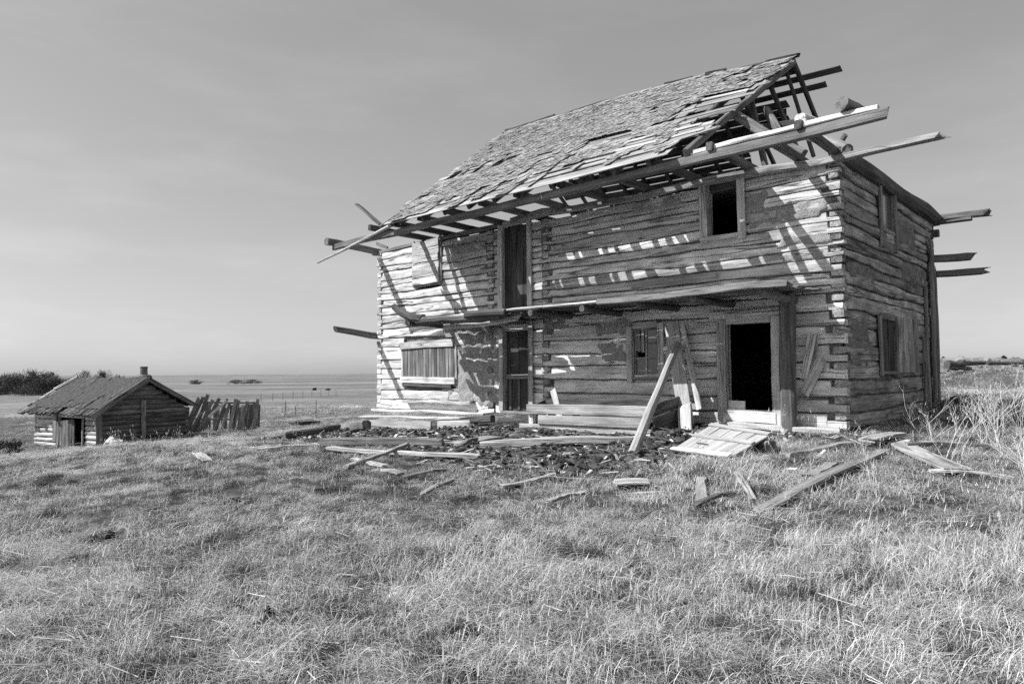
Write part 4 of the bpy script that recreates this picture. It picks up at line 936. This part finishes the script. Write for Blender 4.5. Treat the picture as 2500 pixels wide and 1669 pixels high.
# ---------------------------------------------------------------- shed
SZ = -1.95
SH = thing('log_shed', 'low sagging log shed with a mossy gable roof and chimney', 'shed', (SHED_P[0], SHED_P[1], SZ), math.pi / 2 - SHED_A)
GW, GL, SW, PKX, PKZ = 4.35, 5.3, 1.55, 2.1, 2.92
def simple_log(name, a0, a1, z0, z1, fr, mat, seed, cut=None):
    r = random.Random(seed); v = []; f = []; n = max(2, int((a1 - a0) / .5)); am = (a0 + a1) / 2; zm = (z0 + z1) / 2; s = smooth1(r.random()); h = z1 - z0
    for i in range(n + 1):
        a = a0 + (a1 - a0) * i / n; o = .02 * s(a)
        for d, z in ((.16, 0), (.03, 0), (-.01, .25), (-.02, .6), (.02, .95), (.16, .95)): v.append((a - am, d + r.uniform(-.008, .008), z0 + h * z + o - zm))
    m = 6
    for i in range(n):
        for j in range(m): p = i * m + j; q = i * m + (j + 1) % m; f.append((p, p + m, q + m, q))
    f.append(tuple(range(m))); f.append(tuple(n * m + j for j in range(m - 1, -1, -1)))
    return put(name, mesh(name, v, f, mat), SH, fr @ Matrix.Translation((am, 0, zm)))
S_G = Matrix.Identity(4); S_L = R90(-90, (0, GL, 0)); S_R = R90(90, (GW, 0, 0)); S_B = R90(180, (GW, GL, 0))
ch = .215
put('backing', mesh('backing', [(.1, .12, -.2), (GW - .1, .12, -.2), (GW - .1, .12, SW), (PKX, .12, PKZ - .1), (.1, .12, SW), (.1, GL - .12, -.2), (GW - .1, GL - .12, -.2), (GW - .1, GL - .12, SW), (PKX, GL - .12, PKZ - .1), (.1, GL - .12, SW)], [(0, 1, 2, 3, 4), (9, 8, 7, 6, 5), (1, 6, 7, 2)], M_INT), SH)
for k in range(14):
    z0 = -.15 + k * ch; z1 = z0 + ch - .015
    if z0 < SW - .1:
        a0, a1 = 0, GW
    else:
        u = (z1 - SW) / (PKZ - SW)
        if u > .86: continue
        a0 = u * PKX; a1 = GW - u * (GW - PKX)
    simple_log('log', a0, a1, z0, z1, S_G, M_SHED, k + 600); simple_log('log', GW - a1, GW - a0, z0, z1, S_B, M_SHED, k + 640)
    if z0 < SW - .1:
        # lit side: local a runs from the far end (0) to the gable corner (GL); doorway 0.85..2.5 from the corner
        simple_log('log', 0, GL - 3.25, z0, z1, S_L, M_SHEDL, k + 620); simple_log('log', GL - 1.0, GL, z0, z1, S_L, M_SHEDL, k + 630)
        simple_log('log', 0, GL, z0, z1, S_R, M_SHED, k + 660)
simple_log('lintel', GL - 3.3, GL - .9, 1.22, 1.5, S_L, M_SHEDL, 671)
DO = beam('door', (-.07, 1.65, .35), (-.07, 3.15, .38), .12, .03, M_SHED, SH, up=(-1, 0, 0), seed=679)
DM, _ = frame_of((-.07, 1.65, .35), (-.07, 3.15, .38), (-1, 0, 0)); DI = DM.inverted()
for i in range(6): beam('plank', DI @ Vector((-.105, 1.75 + i * .25, -.05)), DI @ Vector((-.125, 1.75 + i * .25, 1.18 - .03 * i)), .225, .04, M_SHED, DO, up=DI.to_3x3() @ Vector((-1, 0, 0)), seed=680 + i)
beam('door_jamb', (-.06, 1.08, -.1), (-.06, 1.08, 1.25), .1, .06, M_BEAM, SH, up=(-1, 0, 0), seed=688); beam('door_jamb', (-.06, 3.35, .1), (-.06, 3.35, 1.45), .3, .06, M_BEAM, SH, up=(-1, 0, 0), seed=689)
beam('corner_board', (.0, -.07, -.2), (.0, -.07, 1.5), .26, .05, M_BEAM, SH, up=(0, -1, 0), seed=690); beam('gable_post', (2.0, -.07, -.15), (2.0, -.07, 1.95), .2, .06, M_BEAM, SH, up=(0, -1, 0), seed=691)
for i in range(27):
    y = -.12 + i * .235; r = random.Random(i + 7)
    e = r.uniform(-.12, .08) + (.35 if 10 < i < 13 else 0)
    beam('roof_plank', (-.36 + e, y, 1.40 + e * .45), (PKX, y + .03, PKZ + .03 + r.uniform(-.02, .03)), .23, .07, M_SROOF if i not in (25, 26) else M_BEAM, SH, seed=700 + i, rough=.03, n=8)
    beam('roof_plank', (PKX, y, PKZ + .03), (4.62 + r.uniform(-.1, .1), y, 1.62), .23, .06, M_SROOF, SH, seed=730 + i, rough=.03, n=6)
na, nb_ = 60, 84
UA, UB = np.meshgrid(np.linspace(0, 1, na + 1), np.linspace(-.1, 6.0, nb_ + 1))
nz_ = fbm(UA * 22, UB * 7, 120, 3); ok_ = fbm(UA * 5, UB * 1.6, 121, 3) > .36 + .25 * (UA < .12)
vv = np.stack([(-.38 + UA * (PKX + .38)).ravel(), UB.ravel(), (1.39 + UA * (PKZ + .03 - 1.39) + .03 + nz_ * .09).ravel()], 1)
ff = [(j * (na + 1) + i, j * (na + 1) + i + 1, (j + 1) * (na + 1) + i + 1, (j + 1) * (na + 1) + i) for j in range(nb_) for i in range(na) if ok_[j, i]]
put('moss_cover', mesh('moss_cover', vv, ff, lumpy('rotted_roof_cover', .015, .15, 9, 1.0, .05, fine=.6)), SH)
for i, (y, a, b_) in enumerate(((6.0, .62, 1.0), (5.8, .6, .97), (6.1, .0, .2))):
    pa = Vector((-.38, 0, 1.47)).lerp(Vector((PKX, 0, PKZ + .12)), a); pb = Vector((-.38, 0, 1.47)).lerp(Vector((PKX, 0, PKZ + .12)), b_)
    beam('loose_slat', pa + Vector((0, y, .02)), pb + Vector((0, y - .25, .05)), .11, .04, M_SHEDL, SH, seed=750 + i)
beam('barge_board', (-.42, -.22, 1.32), (PKX, -.22, PKZ), .24, .05, M_BEAM, SH, up=(0, -1, 0), seed=760); beam('barge_board', (PKX, -.22, PKZ), (4.65, -.22, 1.58), .2, .05, M_OLD, SH, up=(0, -1, 0), seed=761)
# chimney: lathe
prof = [(.36, 2.5), (.36, 3.12), (.30, 3.2), (.17, 3.22), (.155, 3.52), (.17, 3.54), (.17, 3.6), (.12, 3.6), (.12, 3.3)]
v = []; f = []
for j in range(14):
    for r_, z in prof: a = 6.2832 * j / 14; v.append((math.cos(a) * r_, math.sin(a) * r_, z - 2.5))
for j in range(14):
    for i in range(len(prof) - 1): p = j * len(prof) + i; q = ((j + 1) % 14) * len(prof) + i; f.append((p, q, q + 1, p + 1))
put('chimney', mesh('chimney', v, f, M_BRICK), SH, Matrix.Translation((2.45, .7, 2.42)))

# broken plank lean-to beside the shed
LT = thing('plank_pen', 'collapsed pen of leaning grey planks right of the shed', 'pen', (-15.0, 35.5, -1.75))
def L7(x, y, z): return (x + 15, y - 35.5, z + 1.75)
r = random.Random(3)
for i in range(6): beam('plank', L7(-16.75 + i * .15, 35.2 + i * .06, -1.75), L7(-16.05 + i * .17 + r.uniform(-.12, .12), 35.5, .12 + r.uniform(-.4, .1)), .17, .04, M_BEAM, LT, up=(.3, -1, 0), seed=800 + i, ragged=.06)
for i in range(2): beam('plank', L7(-15.2 + i * .3, 35.3, -1.7), L7(-14.8 + i * .2 + r.uniform(-.15, .1), 35.6, .1 + r.uniform(-.5, .12)), .15, .04, M_BEAM, LT, up=(.2, -1, 0), seed=810 + i, ragged=.06)
beam('plank', L7(-15.5, 35.2, -1.0), L7(-14.6, 35.25, -.15), .14, .04, M_LOG, LT, up=(0, -1, 0), seed=818)
for i in range(7): beam('plank', L7(-14.5 + i * .19, 35.4 + i * .03, -1.75), L7(-14.3 + i * .19 + r.uniform(-.1, .12), 35.55, -.15 + r.uniform(-.3, .1)), .165, .04, M_SHED, LT, up=(0, -1, 0), seed=820 + i, ragged=.05)  # right-hand planks take darker wood: their shading is put into the colour
beam('rail', L7(-16.4, 35.7, -.25), L7(-13.3, 35.75, -.3), .12, .08, M_OLD, LT, seed=830); beam('rail', L7(-16.4, 35.7, -1.1), L7(-13.3, 35.75, -1.15), .12, .08, M_OLD, LT, seed=831)
for i in range(7): beam('back_plank', L7(-16.3 + i * .44, 36.9, -1.8), L7(-16.25 + i * .44, 36.9, -.5 + r.uniform(-.2, .1)), .3, .04, M_OLD, LT, up=(0, -1, 0), seed=840 + i)

# ---------------------------------------------------------------- stones, field
def stone(name, label, x, y, s, sz, mat, seed, cat='stone', group=None, sink=.25):
    me_ = clod(name, seed, mat); o = put(name, me_); o.scale = (s, s * .85, sz); o.location = (x, y, gz(x, y) + sz * (1 - sink) * .6); tag(o, label, cat, group); return o
stone('stone', 'round white stone in front of the shed gable', -16.9, 29.3, .34, .4, M_STONE, 3)
stone('stone', 'small pale stone at the foot of the house corner', hl(-.85, -.75).x, hl(-.85, -.75).y, .09, .09, M_STONE, 5)
stone('boulder', 'small black boulder alone out in the left field', -52.8, 184, .5, .55, M_DSTONE, 6, 'boulder')
stone('boulder', 'flat black boulder right of the lone black one in the field', -48.9, 183, .75, .4, M_DSTONE, 7, 'boulder')
stone('earth_lump', 'flat dark earth lump in the pale grass left of the house', -11.6, 38.5, .7, .18, M_SOIL, 8, 'lump')
FP = [(-18.51, 49.5, 1.1), (-16.39, 49.7, 1.15), (-16.2, 51.5, .7), (-13.95, 49.0, 1.2), (-39.4, 108.1, 1.3), (-39.2, 112.8, 1.2), (-38.2, 114.9, 1.3), (-37.6, 118.2, 1.4), (-36.8, 121.1, 1.3), (-36.8, 126.5, 1.2), (-35.2, 126.8, 1.5), (-34.9, 131.1, 1.3), (-34.4, 134.6, 1.2)]
FL = ['thin fence post just right of the plank pen', 'tall fence post left of the centre of the near row', 'short leaning fence post next to the tall one', 'fence post of the near row closest to the house']
FL += ['leftmost post of the far fence row', 'second post from the left in the far fence row', 'third post from the left in the far fence row', 'dark fourth post of the far fence row', 'middle post of the far fence row', 'faint short post right of the middle of the far row', 'darkest post of the far row, third from its right end', 'second post from the right end of the far row', 'rightmost post of the far fence row']
for i, (x, y, h) in enumerate(FP):
    z = gz(x, y); rr = .035 if i < 4 else .04
    o = pole('fence_post', (x, y, z - .2), (x + random.uniform(-.06, .06), y, z + h), rr, rr * .8, M_OLD, None, up=(0, 1, 0), seed=900 + i, n=3, m=7)
    tag(o, FL[i], 'fence post', 'fence posts in the left field')
# trees
def tree(name, label, x, y, h, w, nt_, seed, group, dens=1.0, low=.0, cat='tree'):
    r = random.Random(seed); z = gz(x, y); h *= .84 if cat == 'tree' else 1; T = thing(name, label, cat, (x, y, z), r.uniform(0, 6), group)
    v = []; f = []
    for i in range(r.randint(3, 5)):
        twigs(v, f, (r.gauss(0, w * .12), r.gauss(0, w * .12), -.1), (r.gauss(0, .2), r.gauss(0, .2), 1), h * .55, .05 + h * .008, 1, r, 4, .35, (2, 3))
    put('trunk', mesh('trunk', v, f, M_TWIG), T)
    q = np.random.default_rng(seed); n = int(nt_ * dens)
    # twigs gather in clumps through the crown
    nc = max(5, int(n / 55)); cx = q.normal(0, w * .26, nc); cy = q.normal(0, w * .26, nc); cz = q.uniform(low, 1, nc) ** .8 * h * .9 * (1 - .35 * (np.hypot(cx, cy) / (w * .5)) ** 2).clip(.3, 1)
    ci_ = q.integers(0, nc, n); px = cx[ci_] + q.normal(0, w * .09, n); py = cy[ci_] + q.normal(0, w * .09, n); pz = (cz[ci_] + q.normal(0, h * .07, n)).clip(.05, h * 1.05)
    L = q.uniform(.35, .95, n) * (h / 5) ** .5; d = np.stack([q.normal(0, .55, n) + px / w, q.normal(0, .55, n) + py / w, q.uniform(.3, 1.1, n)], 1); d /= np.linalg.norm(d, axis=1)[:, None]
    sd_ = np.cross(d, q.normal(0, 1, (n, 3))); sd_ /= np.linalg.norm(sd_, axis=1)[:, None]; wd = q.uniform(.012, .035, n)[:, None] * (1 + y / 160)
    p = np.stack([px, py, pz], 1); e = p + d * L[:, None]
    vv = np.stack([p - sd_ * wd, p + sd_ * wd, e], 1).reshape(-1, 3); ff = np.arange(3 * n).reshape(-1, 3)
    put('crown', mesh('crown', vv.tolist(), ff.tolist(), M_TWIG), T)
TG = 'bare trees behind the shed'
for i, (x, y, h, w, n_, lo, lb) in enumerate((
    (-114, 152, 3.9, 6.5, 1500, .0, 'leafless thicket tree at the very left edge'), (-109.5, 150, 5.6, 6, 1700, .0, 'rounded bare tree second from the left edge'),
    (-105.5, 151, 6.1, 6, 1800, .0, 'broadest and darkest bare tree of the grove'), (-101.5, 150, 5.9, 5.5, 1700, .0, 'dense bare tree right of the broadest one'),
    (-98, 152, 4.6, 6, 1500, .0, 'low dark thicket under the tall airy tree'), (-97.5, 156, 7.0, 5, 380, .35, 'tall airy tree standing above the low dark thicket'),
    (-93.5, 151, 4.3, 6, 1400, .0, 'low thicket straight behind the shed roof'), (-91.8, 154, 7.2, 2.4, 420, .3, 'tall narrow tree rising above the shed roof'),
    (-89.0, 155, 6.6, 5, 420, .35, 'thin pale spreading tree right of the narrow one'), (-88.0, 152, 3.9, 6, 1100, .0, 'low scrub left of the shed ridge'),
    (-84.5, 155, 4.8, 3.5, 240, .2, 'faint small tree over the middle of the shed ridge'), (-83, 153, 3.3, 6, 800, .0, 'lowest scrub at the right end of the grove'),
    (-111.5, 147, 2.4, 7, 1100, .0, 'low brush in front of the left grove'), (-103, 147, 2.2, 7, 1100, .0, 'low brush in front of the broadest tree'))):
    tree('bare_tree', lb, x, y, h, w, n_, 1000 + i, TG, 2.2, lo)
tree('bush', 'round dark bush in the distant field right of the chimney', -152, 330, 2.2, 6, 900, 1100, 'far bushes', 1.5, cat='bush')
tree('bush', 'left half of the double dark bush far in the field', -132, 330, 2.0, 6.5, 900, 1101, 'far bushes', 1.5, cat='bush')
tree('bush', 'right half of the double dark bush far in the field', -125, 331, 2.1, 7, 900, 1102, 'far bushes', 1.5, cat='bush')
tree('bush', 'low bare bush beside the shed at the left edge', -21.6, 29.2, .7, 1.6, 420, 1103, None, 1.0, cat='bush')

# ---------------------------------------------------------------- rubble bank at the right
bx = np.linspace(-7, 9, 90); by = np.linspace(-2.5, 2.5, 30); BX, BY = np.meshgrid(bx, by)
hb = np.clip(1 - (BY / 2.4) ** 2, 0, 1) * np.clip((BX + 7) / 2, 0, 1) * (.2 + 1.0 * fbm(BX * 1.3, BY * 1.3, 90, 4)) * 1.0 - .15
v = np.stack([BX.ravel(), BY.ravel(), hb.ravel()], 1); f = []
for j in range(29):
    for i in range(89): p = j * 90 + i; f.append((p, p + 1, p + 91, p + 90))
o = put('rubble_bank', mesh('rubble_bank', v, f, lumpy('rubble_earth', .07, .36, 2.5, 1.0, .12), True)); o.location = (28.5, 41.0, gz(28.5, 41.0) + .05); o.rotation_euler = (0, 0, -.25)
tag(o, 'rough bank of pale rubble and straw right of the house', 'bank')
for i, (x, y, L, rz, rr, lb) in enumerate(((24.6, 38.2, 1.6, .5, .2, 'dark log at the house end of the rubble bank'), (28.0, 38.6, 3.0, .12, .12, 'long dark log along the foot of the rubble bank'), (30.6, 38.4, 2.4, -.05, .13, 'thick log at the right end of the rubble bank'), (26.6, 39.0, 1.6, -.4, .14, 'short grey log lying across the rubble'))):
    z = gz(x, y) + rr + .28; d = Vector((math.cos(rz), math.sin(rz), 0)) * L / 2; c = Vector((x, y, z))
    tag(pole('rubble_log', c - d, c + d, rr, rr * .7, M_DOOR, None, seed=950 + i, rough=.2), lb, 'log')
for i, (x, y, s, lb) in enumerate(((25.6, 39.6, .45, 'pale boulder upright at the house end of the bank'), (29.4, 38.3, .25, 'small round pale boulder between the bank logs'), (27.2, 39.9, .4, 'grey boulder on top of the rubble bank'))):
    o = stone('rubble_boulder', lb, x, y, s, s * 1.1, M_RSTONE, 20 + i, 'boulder'); o.location.z += .3

nb_ = 420; a = RNG.uniform(-6.5, 8.5, nb_); b_ = RNG.uniform(-2.4, 1.5, nb_)
ca, sa_ = math.cos(-.25), math.sin(-.25); x = 28.5 + a * ca - b_ * sa_; y = 41.0 + a * sa_ + b_ * ca
hz = np.clip(1 - (b_ / 2.4) ** 2, 0, 1) * np.clip((a + 7) / 2, 0, 1) * (.2 + 1.0 * fbm(a * 1.3, b_ * 1.3, 90, 4)) - .15
sc = .04 + .2 * RNG.random(nb_) ** 3
scatter('bank_rubble', [clod('rubble_piece', 60, M_RSTONE), clod('rubble_piece', 61, M_DSTONE, False), clod('rubble_piece', 62, M_RSTONE, False), beam_mesh('rubble_stick', 4.5, .5, .4, M_OLD, n=3, seed=3), TUFTS[0], TUFTS[10]], np.stack([x, y, gz(28.5, 41.0) + .05 + hz], 1), np.stack([RNG.normal(0, .3, nb_), RNG.normal(0, .3, nb_), RNG.uniform(0, 6.28, nb_)], 1), np.stack([sc, sc, sc * .8], 1) * np.where(RNG.integers(0, 1, nb_) < 1, 1, 1)[:, None], RNG.integers(0, 4, nb_))
